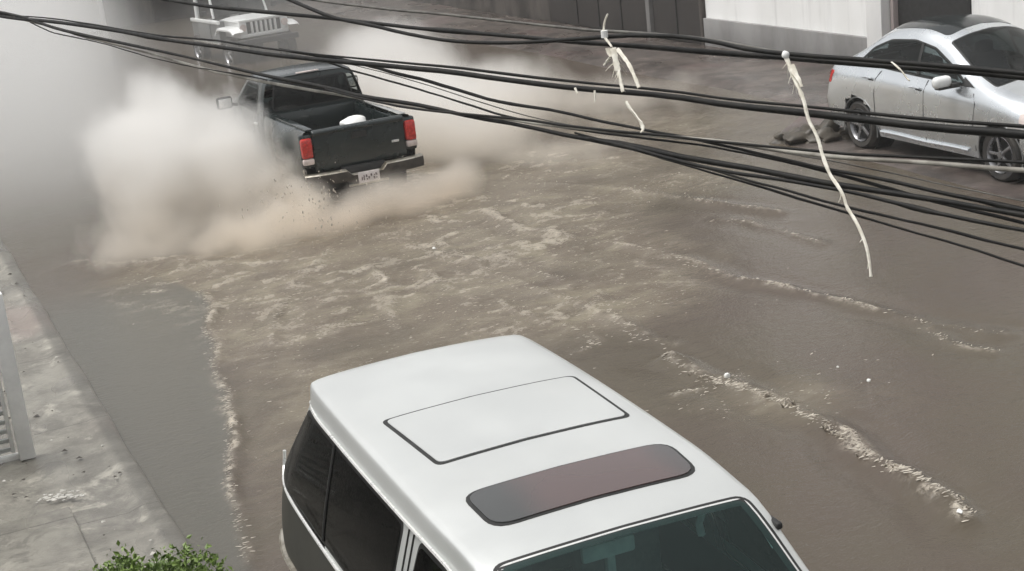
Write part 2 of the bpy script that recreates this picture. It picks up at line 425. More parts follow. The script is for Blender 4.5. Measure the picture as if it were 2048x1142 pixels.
CABLES=[
 ('thin grey cable crossing at the very top, above the other cables, behind the knotted strip',0.011,'cable_grey',[(1.155, 9.901, 4.229), (1.912, 7.005, 4.028), (2.008, 6.635, 4.002), (2.156, 6.084, 3.974), (2.315, 5.498, 3.95), (2.405, 5.163, 3.933), (2.475, 4.908, 3.924), (2.544, 4.668, 3.922), (2.594, 4.486, 3.918), (2.651, 4.27, 3.9), (2.694, 4.106, 3.883), (2.767, 3.842, 3.874), (2.84, 3.584, 3.865), (2.955, 3.17, 3.844), (3.624, 0.764, 3.725)]),
 ('black cable passing over the white four-wheel drive to the knot of the longest strip',0.017,'cable_black',[(0.71, 11.331, 4.18), (1.464, 8.432, 4.03), (1.566, 8.038, 4.009), (1.647, 7.723, 3.99), (1.737, 7.38, 3.974), (1.838, 7.0, 3.963), (1.903, 6.755, 3.955), (1.981, 6.465, 3.947), (2.054, 6.186, 3.937), (2.137, 5.875, 3.925), (2.266, 5.394, 3.915), (2.354, 5.063, 3.907), (2.409, 4.86, 3.902), (2.473, 4.622, 3.899), (2.547, 4.347, 3.893), (2.603, 4.137, 3.889), (2.644, 3.99, 3.888), (2.706, 3.758, 3.882), (2.774, 3.502, 3.877), (2.856, 3.197, 3.868), (2.887, 3.079, 3.863), (3.52, 0.663, 3.756)]),
 ('wavy black cable dipping under, then rising over, the cable beside it near the knot',0.015,'cable_black',[(1.255, 9.734, 4.626), (1.871, 6.857, 4.041), (1.932, 6.575, 3.984), (1.97, 6.402, 3.954), (2.034, 6.143, 3.93), (2.091, 5.909, 3.907), (2.137, 5.721, 3.892), (2.178, 5.561, 3.885), (2.239, 5.34, 3.887), (2.296, 5.135, 3.896), (2.342, 4.98, 3.908), (2.407, 4.757, 3.926), (2.456, 4.585, 3.938), (2.502, 4.417, 3.94), (2.542, 4.257, 3.93), (2.579, 4.1, 3.91), (2.618, 3.949, 3.904), (2.678, 3.719, 3.901), (2.745, 3.464, 3.895), (2.823, 3.16, 3.886), (2.852, 3.043, 3.88), (3.458, 0.62, 3.749)]),
 ("thinner upper cable of the black pair that passes in front of the silver sedan's door",0.01,'cable_black',[(0.095, 13.5, 4.076), (0.851, 10.601, 3.926), (1.04, 9.878, 3.889), (1.178, 9.375, 3.885), (1.351, 8.722, 3.862), (1.534, 8.029, 3.831), (1.663, 7.559, 3.828), (1.808, 7.012, 3.806), (1.941, 6.519, 3.796), (2.09, 5.974, 3.79), (2.18, 5.647, 3.787), (2.263, 5.339, 3.777), (2.385, 4.888, 3.765), (2.482, 4.532, 3.761), (2.589, 4.134, 3.747), (2.65, 3.911, 3.745), (2.715, 3.678, 3.742), (2.77, 3.475, 3.738), (2.85, 3.192, 3.741), (2.883, 3.076, 3.742), (3.563, 0.671, 3.764)]),
 ("thick lower cable of the black pair that passes in front of the silver sedan's door",0.02,'cable_black',[(0.091, 13.466, 4.063), (0.846, 10.566, 3.916), (1.034, 9.843, 3.879), (1.171, 9.34, 3.874), (1.344, 8.689, 3.855), (1.525, 7.995, 3.822), (1.651, 7.523, 3.806), (1.795, 6.978, 3.787), (1.929, 6.485, 3.781), (2.077, 5.941, 3.777), (2.165, 5.615, 3.773), (2.247, 5.307, 3.762), (2.367, 4.856, 3.75), (2.464, 4.503, 3.75), (2.569, 4.105, 3.736), (2.63, 3.883, 3.735), (2.693, 3.65, 3.731), (2.748, 3.447, 3.728), (2.826, 3.165, 3.73), (2.857, 3.049, 3.729), (3.514, 0.637, 3.71)]),
 ("black cable sagging just above the dark green pickup's roof and bed",0.017,'cable_black',[(0.097, 13.47, 4.087), (0.85, 10.57, 3.934), (1.067, 9.735, 3.89), (1.2, 9.196, 3.836), (1.411, 8.376, 3.787), (1.513, 7.983, 3.765), (1.594, 7.667, 3.744), (1.682, 7.322, 3.721), (1.779, 6.939, 3.694), (1.904, 6.46, 3.667), (1.978, 6.167, 3.645), (2.047, 5.91, 3.641), (2.1, 5.707, 3.633), (2.17, 5.435, 3.615), (2.249, 5.136, 3.604), (2.319, 4.865, 3.587), (2.385, 4.615, 3.577), (2.474, 4.271, 3.559), (2.53, 4.061, 3.554), (2.612, 3.75, 3.54), (2.687, 3.47, 3.535), (2.78, 3.118, 3.523), (2.811, 3.001, 3.519), (3.453, 0.586, 3.442)]),
 ("pale grey cable draped along the dark green pickup's roof and on past the sedan's wheels",0.014,'cable_pale',[(0.064, 13.509, 3.953), (0.845, 10.614, 3.888), (1.069, 9.783, 3.869), (1.171, 9.386, 3.839), (1.337, 8.725, 3.782), (1.489, 8.137, 3.741), (1.622, 7.608, 3.695), (1.722, 7.224, 3.671), (1.815, 6.87, 3.653), (1.903, 6.542, 3.641), (1.984, 6.238, 3.63), (2.061, 5.955, 3.621), (2.15, 5.628, 3.615), (2.233, 5.326, 3.612), (2.31, 5.048, 3.607), (2.382, 4.79, 3.607), (2.449, 4.55, 3.607), (2.512, 4.328, 3.61), (2.571, 4.119, 3.611), (2.636, 3.882, 3.602), (2.738, 3.53, 3.613), (2.839, 3.182, 3.622), (2.873, 3.066, 3.626), (3.574, 0.667, 3.698)]),
 ('black cable lying right against the pale grey cable below the silver sedan',0.009,'cable_black',[(1.895, 6.437, 3.658), (1.969, 6.145, 3.636), (2.054, 5.82, 3.623), (2.164, 5.418, 3.624), (2.246, 5.122, 3.627), (2.318, 4.855, 3.624), (2.385, 4.607, 3.625), (2.449, 4.378, 3.628), (2.535, 4.061, 3.63), (2.62, 3.754, 3.634), (2.698, 3.478, 3.645), (2.796, 3.133, 3.662), (2.828, 3.018, 3.667), (3.506, 0.614, 3.762)]),
 ("black cable leaving the main pair above the pickup's cab, down past the spray",0.013,'cable_black',[(1.85, 6.913, 3.8), (1.937, 6.585, 3.783), (1.988, 6.391, 3.774), (2.026, 6.241, 3.76), (2.071, 6.06, 3.74), (2.132, 5.821, 3.72), (2.175, 5.647, 3.699), (2.242, 5.374, 3.666), (2.326, 5.062, 3.652), (2.392, 4.805, 3.632), (2.443, 4.614, 3.621), (2.517, 4.335, 3.605), (2.572, 4.123, 3.589), (2.654, 3.808, 3.563), (2.712, 3.592, 3.553), (2.763, 3.395, 3.536), (2.824, 3.167, 3.519), (2.855, 3.048, 3.511), (3.497, 0.638, 3.344)]),
 ("dark cable falling across the white spray between the pickup's roof and its tailgate",0.009,'cable_black',[(1.899, 6.772, 3.773), (1.952, 6.57, 3.759), (1.999, 6.374, 3.73), (2.055, 6.152, 3.706), (2.091, 6.01, 3.692), (2.15, 5.772, 3.664), (2.213, 5.517, 3.633), (2.258, 5.336, 3.612), (2.326, 5.083, 3.598), (2.432, 4.701, 3.59), (2.529, 4.359, 3.588), (2.587, 4.146, 3.576), (2.669, 3.83, 3.548), (2.755, 3.494, 3.507), (2.837, 3.182, 3.476), (2.868, 3.061, 3.462), (3.488, 0.656, 3.181)]),
 ('faint thin wire between the two dark cables over the white spray',0.004,'cable_grey',[(1.941, 6.602, 3.772), (2.058, 6.149, 3.738), (2.144, 5.802, 3.696), (2.222, 5.482, 3.654), (2.296, 5.188, 3.622), (2.382, 4.868, 3.606), (2.458, 4.601, 3.606), (2.539, 4.31, 3.603), (2.618, 4.022, 3.59), (2.69, 3.758, 3.578), (2.781, 3.416, 3.552), (2.874, 3.068, 3.526), (3.518, 0.659, 3.345)]),
 ("black cable forking off below the long hanging strip's lower half",0.012,'cable_black',[(2.321, 4.752, 3.59), (2.365, 4.578, 3.578), (2.423, 4.344, 3.559), (2.478, 4.126, 3.545), (2.536, 3.904, 3.541), (2.592, 3.692, 3.535), (2.63, 3.537, 3.524), (2.672, 3.363, 3.508), (2.707, 3.225, 3.5), (2.744, 3.079, 3.494), (2.774, 2.962, 3.489), (3.391, 0.541, 3.385)]),
 ('upper of the two lowest thin wires over the brown water',0.008,'cable_black',[(2.321, 4.867, 3.595), (2.343, 4.776, 3.587), (2.414, 4.495, 3.564), (2.47, 4.266, 3.539), (2.522, 4.053, 3.516), (2.571, 3.853, 3.495), (2.61, 3.693, 3.48), (2.649, 3.542, 3.469), (2.706, 3.322, 3.456), (2.736, 3.201, 3.445), (2.762, 3.099, 3.437), (2.791, 2.98, 3.427), (3.402, 0.563, 3.238)]),
 ('lowest thin wire of all, hanging over the brown water at the far right',0.008,'cable_black',[(2.355, 4.859, 3.579), (2.387, 4.732, 3.567), (2.435, 4.536, 3.542), (2.492, 4.306, 3.515), (2.545, 4.092, 3.493), (2.595, 3.89, 3.467), (2.642, 3.702, 3.447), (2.679, 3.556, 3.43), (2.72, 3.39, 3.412), (2.752, 3.262, 3.397), (2.786, 3.126, 3.378), (2.815, 3.006, 3.363), (3.414, 0.598, 3.062)]),
 ('short loose black wire hanging under the pale cable on the left, over the misty road',0.006,'cable_black',[(1.095, 9.66, 3.855), (1.18, 9.299, 3.803), (1.25, 9.03, 3.786), (1.334, 8.712, 3.772), (1.424, 8.35, 3.739), (1.51, 8.012, 3.712), (1.593, 7.697, 3.696), (1.683, 7.354, 3.682), (1.784, 6.972, 3.662)]),
]
T_knot_tail=[(2.413, 4.713, 4.012), (2.404, 4.722, 3.988), (2.397, 4.723, 3.962), (2.394, 4.715, 3.946)]
T_knot_down=[(2.394, 4.715, 3.946), (2.393, 4.704, 3.93), (2.394, 4.686, 3.918), (2.395, 4.669, 3.904)]
T_rag=[(2.396, 4.663, 3.902), (2.393, 4.651, 3.88), (2.389, 4.638, 3.856), (2.386, 4.623, 3.829)]
T_rag_end=[(2.386, 4.623, 3.829), (2.384, 4.608, 3.807), (2.381, 4.596, 3.785), (2.378, 4.584, 3.763)]
T_rag2=[(2.389, 4.687, 3.9), (2.388, 4.677, 3.885), (2.387, 4.666, 3.873)]
T_rag_stub=[(2.385, 4.671, 3.869), (2.378, 4.682, 3.856), (2.371, 4.694, 3.844)]
T_tail=[(2.401, 4.641, 3.9), (2.403, 4.61, 3.878), (2.405, 4.575, 3.851), (2.404, 4.545, 3.82), (2.402, 4.513, 3.781)]
T_lower=[(2.375, 4.562, 3.732), (2.376, 4.539, 3.712), (2.379, 4.5, 3.687), (2.38, 4.475, 3.667), (2.378, 4.464, 3.651), (2.374, 4.469, 3.641)]
T_long=[(2.592, 3.922, 3.907), (2.591, 3.906, 3.888), (2.588, 3.889, 3.861), (2.587, 3.866, 3.834), (2.585, 3.843, 3.808), (2.583, 3.823, 3.78), (2.579, 3.807, 3.749), (2.576, 3.788, 3.722), (2.576, 3.767, 3.701), (2.574, 3.746, 3.675), (2.57, 3.728, 3.645), (2.567, 3.704, 3.609), (2.565, 3.679, 3.58), (2.566, 3.65, 3.556), (2.566, 3.625, 3.532), (2.563, 3.604, 3.5), (2.563, 3.568, 3.468), (2.561, 3.536, 3.433), (2.558, 3.512, 3.398), (2.553, 3.496, 3.365), (2.545, 3.479, 3.321)]
T_flap=[(2.593, 3.894, 3.883), (2.591, 3.875, 3.858), (2.591, 3.854, 3.839), (2.59, 3.842, 3.822)]
T_wire=[(2.692, 3.543, 3.907), (2.694, 3.522, 3.896), (2.695, 3.502, 3.884), (2.696, 3.482, 3.866), (2.697, 3.472, 3.86)]
T_drip1=[(2.315, 4.821, 3.762), (2.315, 4.811, 3.751), (2.314, 4.804, 3.743)]
T_drip2=[(2.341, 4.722, 3.759), (2.338, 4.716, 3.745), (2.333, 4.711, 3.722)]
CREST={
 'A':[(7.097, 17.933), (7.127, 17.362), (7.272, 16.207), (7.649, 15.144), (7.866, 14.272), (7.866, 13.742), (7.986, 12.955), (8.152, 12.31), (8.253, 11.95), (8.344, 11.442), (8.44, 10.76), (8.739, 10.118)],
 'B':[(3.193, 16.989), (3.175, 16.382), (2.897, 15.494), (2.877, 14.886), (2.675, 14.2), (2.601, 13.312), (2.45, 12.66), (2.344, 12.174), (2.155, 11.54), (2.053, 11.025), (1.977, 10.535), (1.922, 10.219), (1.851, 9.839)],
 'C':[(5.15, 16.573), (5.07, 15.834), (4.824, 15.313), (4.558, 14.414), (4.573, 14.082)],
 'D':[(6.565, 13.661), (6.334, 12.684), (6.265, 12.064), (6.372, 11.784)],
 'D2':[(6.135, 11.462), (6.164, 10.907), (6.245, 10.633), (6.28, 10.299), (6.344, 9.955), (6.346, 9.405), (6.29, 9.005), (6.21, 8.593), (6.215, 8.254), (6.219, 7.985), (6.211, 7.687), (6.128, 7.413)],
 'D3':[(5.77, 10.653), (6.116, 10.664), (6.524, 10.758)],
 'E':[(8.258, 18.897), (8.641, 18.281), (9.029, 17.584), (9.251, 16.662), (9.382, 16.031), (9.627, 15.51), (9.742, 15.038)],
 'E2':[(8.999, 15.344), (9.201, 15.061), (9.303, 14.382), (9.283, 13.579)],
 'F':[(5.547, 15.901), (5.455, 15.205), (5.467, 14.945)],
 'G':[(5.935, 12.647), (5.859, 12.24), (5.637, 12.162)],
 'H':[(2.264, 19.596), (2.721, 18.987), (3.231, 18.723), (3.643, 18.071)],
 'J':[(6.18, 17.028), (6.109, 15.619), (6.166, 14.397), (6.369, 13.617), (6.333, 12.786)],
 'K':[(4.972, 17.642), (4.302, 16.58), (3.755, 15.603), (3.31, 14.502)],
 'L':[(5.7, 14.133), (5.768, 13.305), (5.929, 12.851)],
 'N':[(5.698, 17.856), (5.914, 16.682), (6.06, 15.947), (6.41, 15.597), (6.531, 14.416)],
 'I':[(8.353, 10.651), (8.279, 10.091), (8.411, 9.804)],
}
CAM_ROT=[[0.906463, 0.208555, -0.367192], [-0.408939, 0.216643, -0.886473], [-0.105329, 0.953714, 0.281665]]
CAM_LOC=(0,0,4.6411)
LENS=54.146
def smooth(P, n=4):
    P = [Vector(p) for p in P]
    for _ in range(n): P = [P[0]]+[P[i-1]*.25+P[i]*.5+P[i+1]*.25 for i in range(1, len(P)-1)]+[P[-1]]
    return P

# ================================================================== silver minivan (nearest)
def make_van():
    root = empty('minivan', (2.8208, 8.4555, 0), 3.1082)
    tag(root, 'silver minivan with a sunroof and dark side glass, standing in brown floodwater beside the kerb', 'minivan')
    st = [
     [(-.62,.74,.16),(-.66,.80,.52),(-.48,.79,.95),(.02,.675,1.530),(.0,.650,1.640),(-.02,.33,1.662),(-.025,0,1.668)],
     [(-.52,.82,.14),(-.54,.865,.52),(-.36,.845,.955),(.06,.70,1.533),(.05,.672,1.650),(.05,.34,1.677),(.05,0,1.684)],
     [(-.1,.89,.14),(-.1,.935,.52),(0.,.895,.955),(.3,.725,1.538),(.32,.692,1.655),(.32,.35,1.688),(.32,0,1.696)],
     [(1.2,.90,.14),(1.2,.945,.52),(1.2,.905,.945),(1.25,.738,1.542),(1.25,.704,1.660),(1.25,.35,1.692),(1.25,0,1.700)],
     [(2.3,.90,.14),(2.3,.94,.52),(2.28,.90,.93),(2.2,.735,1.537),(2.2,.70,1.653),(2.2,.35,1.684),(2.2,0,1.692)],
     [(3.0,.89,.14),(3.0,.93,.52),(2.95,.89,.92),(2.74,.71,1.518),(2.77,.682,1.62),(2.79,.34,1.65),(2.81,0,1.657)],
     [(3.35,.88,.14),(3.35,.92,.5),(3.35,.88,.92),(3.28,.77,1.25),(3.25,.70,1.36),(3.33,.37,1.40),(3.36,0,1.41)],
     [(3.75,.87,.14),(3.75,.91,.5),(3.75,.87,.91),(3.76,.83,.99),(3.75,.75,1.04),(3.86,.4,1.07),(3.90,0,1.08)],
     [(4.2,.85,.14),(4.2,.88,.5),(4.22,.83,.80),(4.25,.74,.88),(4.27,.66,.92),(4.33,.36,.95),(4.35,0,.96)],
     [(4.45,.74,.16),(4.5,.78,.45),(4.46,.74,.66),(4.44,.66,.74),(4.45,.58,.77),(4.52,.32,.79),(4.54,0,.80)]]
    V, F = loft_body(st, 6, 5)
    B = bv(V, F)
    ws = [(2.845,.60,1.61),(2.845,-.60,1.61),(3.72,-.70,1.07),(3.72,.70,1.07)]
    wd = (1, 0, 1.25)
    sides = {}
    for s in (-1, 1):
        sides[s] = dict(rear=[(-.29,s*.86,1.04),(.09,s*.73,1.495),(1.93,s*.75,1.508),(1.90,s*.90,1.0),(-.25,s*.87,.985)],
                        front=[(2.20,s*.75,1.505),(2.62,s*.73,1.485),(3.40,s*.86,1.01),(2.13,s*.90,.985)])
    rear = [(-.13,.56,1.53),(-.13,-.56,1.53),(-.50,-.68,1.03),(-.50,.68,1.03)]
    sun_f = [(2.17,.57,1.67),(2.17,-.50,1.67),(2.55,-.49,1.67),(2.55,.54,1.67)]
    sun_r = [(1.01,.59,1.68),(1.01,-.52,1.68),(1.75,-.47,1.68),(1.74,.58,1.68)]
    cuts = [(ws, wd, .0)]
    for s in (-1, 1): cuts += [(sides[s]['rear'], (0, s, .25), .015), (sides[s]['front'], (0, s, .25), .015)]
    body_object('body', V, F, M['van'], root, cuts, [(3.45,.12,.36,.6),(.25,.12,.36,.6)],
                [('lower_body', M['van_low'], lambda a, b, z: z < .925 and abs(b) > .5 and a < 4.2)])
    # windshield, its frame and seal
    panel(B, 'windshield_seal', ws, wd, M['black'], root, .003, .07, .06, .01, -.035)
    fr = panel(B, 'windshield_frame', ws, wd, M['trim'], root, .005, .06, .06, .01, -.018)
    panel(B, 'windshield', ws, wd, M['g_van'], root, .012, .05, .06, 0, 0)
    # the seal and frame sit over the opening as rings: cut their centres
    for o in [c for c in root.children if c.name.split('.')[0] in ('windshield_seal', 'windshield_frame')]:
        pr = Proj(ws, wd); P = offset_poly(pr.p, .03 if 'seal' in o.name else -.008)
        ring_cut(o, pr, P)
    for s in (-1, 1):
        for k, nm in (('rear', 'side_window'), ('front', 'front_door_window')):
            d = (0, s, .25)
            o = panel(B, 'window_seal', sides[s][k], d, M['black'], root, .003, .06, .06, .01, -.022)
            pr = Proj(sides[s][k], d); ring_cut(o, pr, offset_poly(pr.p, .045))
            panel(B, nm, sides[s][k], d, M['g_side'], root, .008, .05, .06, 0, 0)
    panel(B, 'rear_window_seal', rear, (-1, 0, .6), M['black'], root, .003, .08, .06, .01, -.03)
    panel(B, 'rear_window', rear, (-1, 0, .6), M['g_dark'], root, .008, .07, .06, .01)
    panel(B, 'sunroof_seal', sun_f, (0, 0, 1), M['black'], root, .003, .12, .06, .01, -.018)
    panel(B, 'sunroof', sun_f, (0, 0, 1), M['g_roof'], root, .009, .11, .06, .01)
    panel(B, 'roof_panel_seal', sun_r, (0, 0, 1), M['black'], root, .002, .05, .06, .01, -.017)
    panel(B, 'roof_panel', sun_r, (0, 0, 1), M['van'], root, .006, .045, .06, .008, .004)
    def along(pts, s, off):        # follow the body skin
        out = []
        for a, z in pts:
            h = B.ray_cast(Vector(L(a, s*2, z)), Vector(L(0, -s, 0)), 3)
            p = h[0] if h[0] is not None else Vector(L(a, s*.8, z)); out.append(p+Vector(L(0, s*off, 0)))
        return out
    for s in (-1, 1):
        gut = along([(.02+i*.1, 1.529+.010*min(1, i/6) if i < 23 else 1.539-.006*(i-23)) for i in range(27)], s, .010)
        gut += along([(2.70+i*.06, 1.512-.036*i) for i in range(14)], s, .010)
        gut = smooth(gut); MB().tube(gut, .010, 6).build('drip_rail', M['trim'], root)
        bl = along([(-.40, 1.10), (-.44, 1.03), (-.43, .975), (-.38, .960), (-.33, .955)]+[(-.25+i*.12, .953-.001*i) for i in range(18)], s, .006)
        bl = smooth(bl); MB().tube(bl, .011, 6).build('belt_trim', M['trim'], root)
        mt = along([(-.58+i*.12, .50) for i in range(34)], s, .010)
        MB().tube(mt, .022, 6, flat=.6).build('side_moulding', M['dchrome'], root)
        for a0, a1 in ((2.02, 2.03), (2.085, 2.10)):
            sm = along([(a0+(a1-a0)*i/8-.06*(1-i/8)*0, .95+.062*i*1.02) for i in range(10)], s, .003)
            MB().tube(sm, .006, 5).build('door_seam', M['black'], root)
        dv = along([(.80-.004*i, 1.0+.052*i) for i in range(11)], s, .012)
        MB().tube(dv, .013, 6, flat=.5).build('window_divider', M['black'], root)
        mr = MB().box(L(3.30, s*1.02, 1.08), (.17, .10, .13), .035).box(L(3.33, s*.92, 1.04), (.12, .05, .05), .01)
        mr.build('door_mirror', M['black'], root)
        tl = [(-.66, s*.80, .62), (-.62, s*.86, .62), (-.56, s*.85, .92), (-.60, s*.79, .92)]
        panel(B, 'tail_light', [(-.68, s*.60, .60), (-.68, s*.80, .60), (-.60, s*.80, .90), (-.60, s*.60, .90)], (-1, 0, .1), M['red'], root, .01, .02, .06, .02)
    MB().tube([L(-.70, b*.1, .36-.0) for b in range(-8, 9)], .075, 8).build('rear_bumper', M['van_low'], root)
    # small clip at the top of the left pillar
    MB().box(L(2.97, .69, 1.53), (.035, .11, .035), .012).build('pillar_clip', M['black'], root)
    # wiper park + interior
    MB().tube([L(3.70, -.35, 1.085), L(3.6, .1, 1.14), L(3.52, .45, 1.19)], .010, 6).build('wiper', M['black'], root)
    MB().box(L(1.55, 0, .42), (1.55, 3.9, .06), .02).build('cabin_floor', M['dark'], root)
    MB().box(L(3.42, 0, .86), (1.5, .55, .20), .07).box(L(3.25, .36, .98), (.5, .3, .1), .04).build('dashboard', M['dash'], root)
    MB().box(L(2.70, -.02, 1.49), (.27, .035, .085), .025).tube([L(2.74, 0, 1.54), L(2.76, 0, 1.62)], .008, 6).build('rear_view_mirror', M['lite'], root)
    for b in (-.36, .36):
        MB().box(L(2.15, b, .62), (.5, .5, .18), .06).box(L(1.92, b, .95), (.48, .16, .62), .06).box(L(1.90, b, 1.33), (.26, .11, .18), .04).build('seat', M['seat'], root)
    MB().box(L(.8, 0, .62), (1.3, .5, .18), .06).box(L(.55, 0, .92), (1.3, .16, .55), .06).build('seat', M['seat'], root)
    MB().box(L(2.62, .02, 1.30), (.05, .05, .55), .02).build('pale_column', M['lite'], root)  # pale upright column behind the windshield
    MB().tube([L(2.80, .42, 1.58), L(2.72, .44, 1.49), L(2.70, .46, 1.42)], .018, 6, flat=.4).build('sun_visor', M['lite'], root)
    for a in (3.45, .25):
        for s in (-1, 1): wheel(root, a, s*.88, .12, .32, side=s)
    return root

def ring_cut(o, pr, P):
    """open the middle of a sheet, leaving a ring"""
    bm = bmesh.new(); bm.from_mesh(o.data); n = len(P)
    for i in range(n):
        a, b = P[i], P[(i+1) % n]; e = Vector((b[0]-a[0], b[1]-a[1])); nn = (pr.U*-e.y+pr.V*e.x).normalized()
        co = pr.U*a[0]+pr.V*a[1]
        bmesh.ops.bisect_plane(bm, geom=bm.verts[:]+bm.edges[:]+bm.faces[:], plane_co=co, plane_no=nn, dist=1e-6)
    kill = [f for f in bm.faces if inside(((c := f.calc_center_median()).dot(pr.U), c.dot(pr.V)), P)]
    bmesh.ops.delete(bm, geom=kill, context='FACES')
    bm.to_mesh(o.data); bm.free()
    o.data.polygons.foreach_set('use_smooth', [True]*len(o.data.polygons))

# ================================================================== dark green pickup
def make_pickup():
    root = empty('pickup_truck', (6.1415, 19.5577, 0), -.0008)
    tag(root, 'dark green pickup truck seen from behind, driving away through the flood and throwing up spray', 'pickup truck')
    # cab and bonnet
    st = [
     [(1.98,.70,.30),(1.98,.76,.6),(1.985,.775,.92),(1.99,.765,1.12),(2.03,.66,1.52),(2.06,.58,1.595),(2.05,.3,1.615),(2.05,0,1.62)],
     [(2.08,.74,.28),(2.08,.79,.6),(2.08,.80,.92),(2.09,.785,1.12),(2.13,.685,1.53),(2.15,.61,1.61),(2.15,.3,1.635),(2.15,0,1.64)],
     [(2.9,.75,.28),(2.9,.80,.6),(2.9,.81,.92),(2.9,.79,1.12),(2.75,.69,1.54),(2.75,.61,1.62),(2.75,.3,1.65),(2.75,0,1.655)],
     [(3.5,.75,.28),(3.5,.80,.6),(3.5,.81,.92),(3.42,.79,1.11),(3.05,.67,1.50),(3.05,.60,1.575),(3.1,.3,1.605),(3.12,0,1.61)],
     [(3.85,.75,.28),(3.85,.80,.6),(3.85,.81,.92),(3.82,.78,1.07),(3.72,.74,1.13),(3.74,.66,1.15),(3.8,.35,1.17),(3.82,0,1.175)],
     [(4.6,.74,.28),(4.6,.79,.6),(4.6,.79,.86),(4.6,.74,.98),(4.6,.68,1.03),(4.6,.6,1.05),(4.62,.3,1.07),(4.62,0,1.08)],
     [(5.05,.68,.30),(5.08,.72,.55),(5.06,.70,.76),(5.04,.64,.88),(5.04,.58,.93),(5.06,.5,.95),(5.08,.25,.97),(5.09,0,.98)]]
    V, F = loft_body(st, 5, 4); B = bv(V, F)
    rw = [(2.0,.60,1.17),(2.0,-.60,1.17),(2.03,-.53,1.53),(2.03,.53,1.53)]
    ws = [(3.12,.55,1.56),(3.12,-.55,1.56),(3.70,-.66,1.17),(3.70,.66,1.17)]
    sw = {s: [(2.24,s*.78,1.16),(2.28,s*.69,1.51),(2.90,s*.69,1.50),(3.36,s*.78,1.15)] for s in (-1, 1)}
    cuts = [(rw, (-1,0,.1), .04), (ws, (1,0,1.2), .04)]+[(sw[s], (0,s,.3), .05) for s in (-1, 1)]
    body_object('cab', V, F, M['pick'], root, cuts, [(4.2,.22,.40,.5)])
    for pts, d, nm, mm in [(rw, (-1,0,.1), 'rear_window', M['g_dark']), (ws, (1,0,1.2), 'windshield', M['g_dark'])]+[(sw[s], (0,s,.3), 'door_window', M['g_sed']) for s in (-1, 1)]:
        o = panel(B, nm.replace('window', 'window')+'_seal', pts, d, M['black'], root, .003, .05, .07, .01, -.02)
        pr = Proj(pts, d); ring_cut(o, pr, offset_poly(pr.p, .02))
        panel(B, nm, pts, d, mm, root, .008, .04, .07, 0)
    MB().box(L(2.10, 0, 1.625), (.34, .06, .03), .01).build('brake_lamp', M['wlens'], root)
    MB().box(L(2.5, 0, .72), (1.4, .9, .1), .03).box(L(2.2, .34, 1.0), (.55, .14, .6), .06).box(L(2.2, -.34, 1.0), (.55, .14, .6), .06).build('seat', M['dark'], root)
    MB().box(L(3.5, 0, 1.02), (1.4, .4, .18), .05).build('dashboard', M['dash'], root)
    # bed
    for s in (-1, 1):
        prof = [(.60,1.02),(.62,1.115),(.70,1.13),(.745,1.115),(.775,1.06),(.785,.95),(.79,.82),(.785,.66),(.765,.50),(.73,.40)]
        P = []
        for a in np.linspace(.06, 1.95, 28):
            bul = .10*math.exp(-((a-1.0)/.42)**4)
            row = []
            for b, z in prof:
                k = max(0, min(1, (1.09-z)/.1)) * (1 if z > .45 else .8)
                row.append(L(a, s*(b+bul*k), z))
            P.append(row)
        bs = MB().grid(P)
        kill = [f for f in bs.bm.faces if math.hypot(f.calc_center_median().y-1.0, f.calc_center_median().z-.26) < .40 and abs(f.calc_center_median().x) > .72]
        bmesh.ops.delete(bs.bm, geom=kill, context='FACES')
        bs.build('bed_side', M['pick'], root)
        MB().box(L(1.0, s*.66, 1.137), (.10, 1.84, .018), .008).build('bed_rail', M['chrome'] if s < 0 else M['pick'], root)  # right cap made chrome to put the sky's reflection into its colour
        MB().box(L(1.0, s*.60, .86), (.03, 1.85, .46), .01).build('bed_inner_wall', M['pick'], root)
        wheel(root, 1.0, s*.82, .20, .35, .22, side=s)
        wheel(root, 4.2, s*.80, .20, .35, .22, side=s)
        # door mirror, handle
        mm = MB().box(L(3.28, s*1.00, 1.20), (.24, .09, .18), .035).tube([L(3.30, s*.80, 1.14), L(3.30, s*.92, 1.17)], .025, 6)
        mo = mm.build('door_mirror', M['black'], root)
        MB().box(L(3.232, s*1.00, 1.20), (.19, .008, .13), .003).build('mirror_glass', M['trim'], mo)
        MB().box(L(2.28, s*.815, .98), (.03, .14, .035), .01).build('door_handle', M['trim'], root)
        MB().tube([L(2.17, s*.808, .4), L(2.17, s*.812, .8), L(2.18, s*.79, 1.14)], .006, 5).build('door_seam', M['black'], root)
        # lamps
        MB().box(L(.055, s*.735, .905), (.155, .10, .27), .03).build('tail_light', M['red'], root)
        MB().box(L(.052, s*.735, .725), (.155, .10, .085), .02).build('reverse_light', M['wlens'], root)
        MB().box(L(.10, s*.735, .86), (.17, .10, .46), .03).build('lamp_corner', M['pick'], root)
    MB().box(L(1.0, 0, .66), (1.22, 1.86, .05), .01).build('bed_floor', M['black'], root)
    MB().box(L(1.94, 0, .88), (1.24, .05, .48), .02).build('bed_front_wall', M['pick'], root)
    tg = MB().box(L(.06, 0, .85), (1.30, .07, .56), .022, seg=3).box(L(.022, 0, 1.085), (1.30, .05, .07), .03, seg=3)
    tg.build('tailgate', M['pick'], root)
    MB().box(L(.022, 0, .98), (.22, .012, .08), .004).build('tailgate_handle', M['black'], root)
    MB().box(L(.02, -.50, .80), (.105, .012, .032), .005).build('badge', M['trim'], root)
    # bumper
    bp = []
    for b in np.linspace(-.84, .84, 25):
        k = (abs(b)/.84)**4*.10; dip = .075 if abs(b) < .27 else 0
        bp.append([L(-.06+k, b, .565-dip), L(-.15+k, b, .56-dip), L(-.165+k, b, .545-dip)])
    MB().grid(bp).build('bumper_step', M['dchrome'], root)
    bf = []
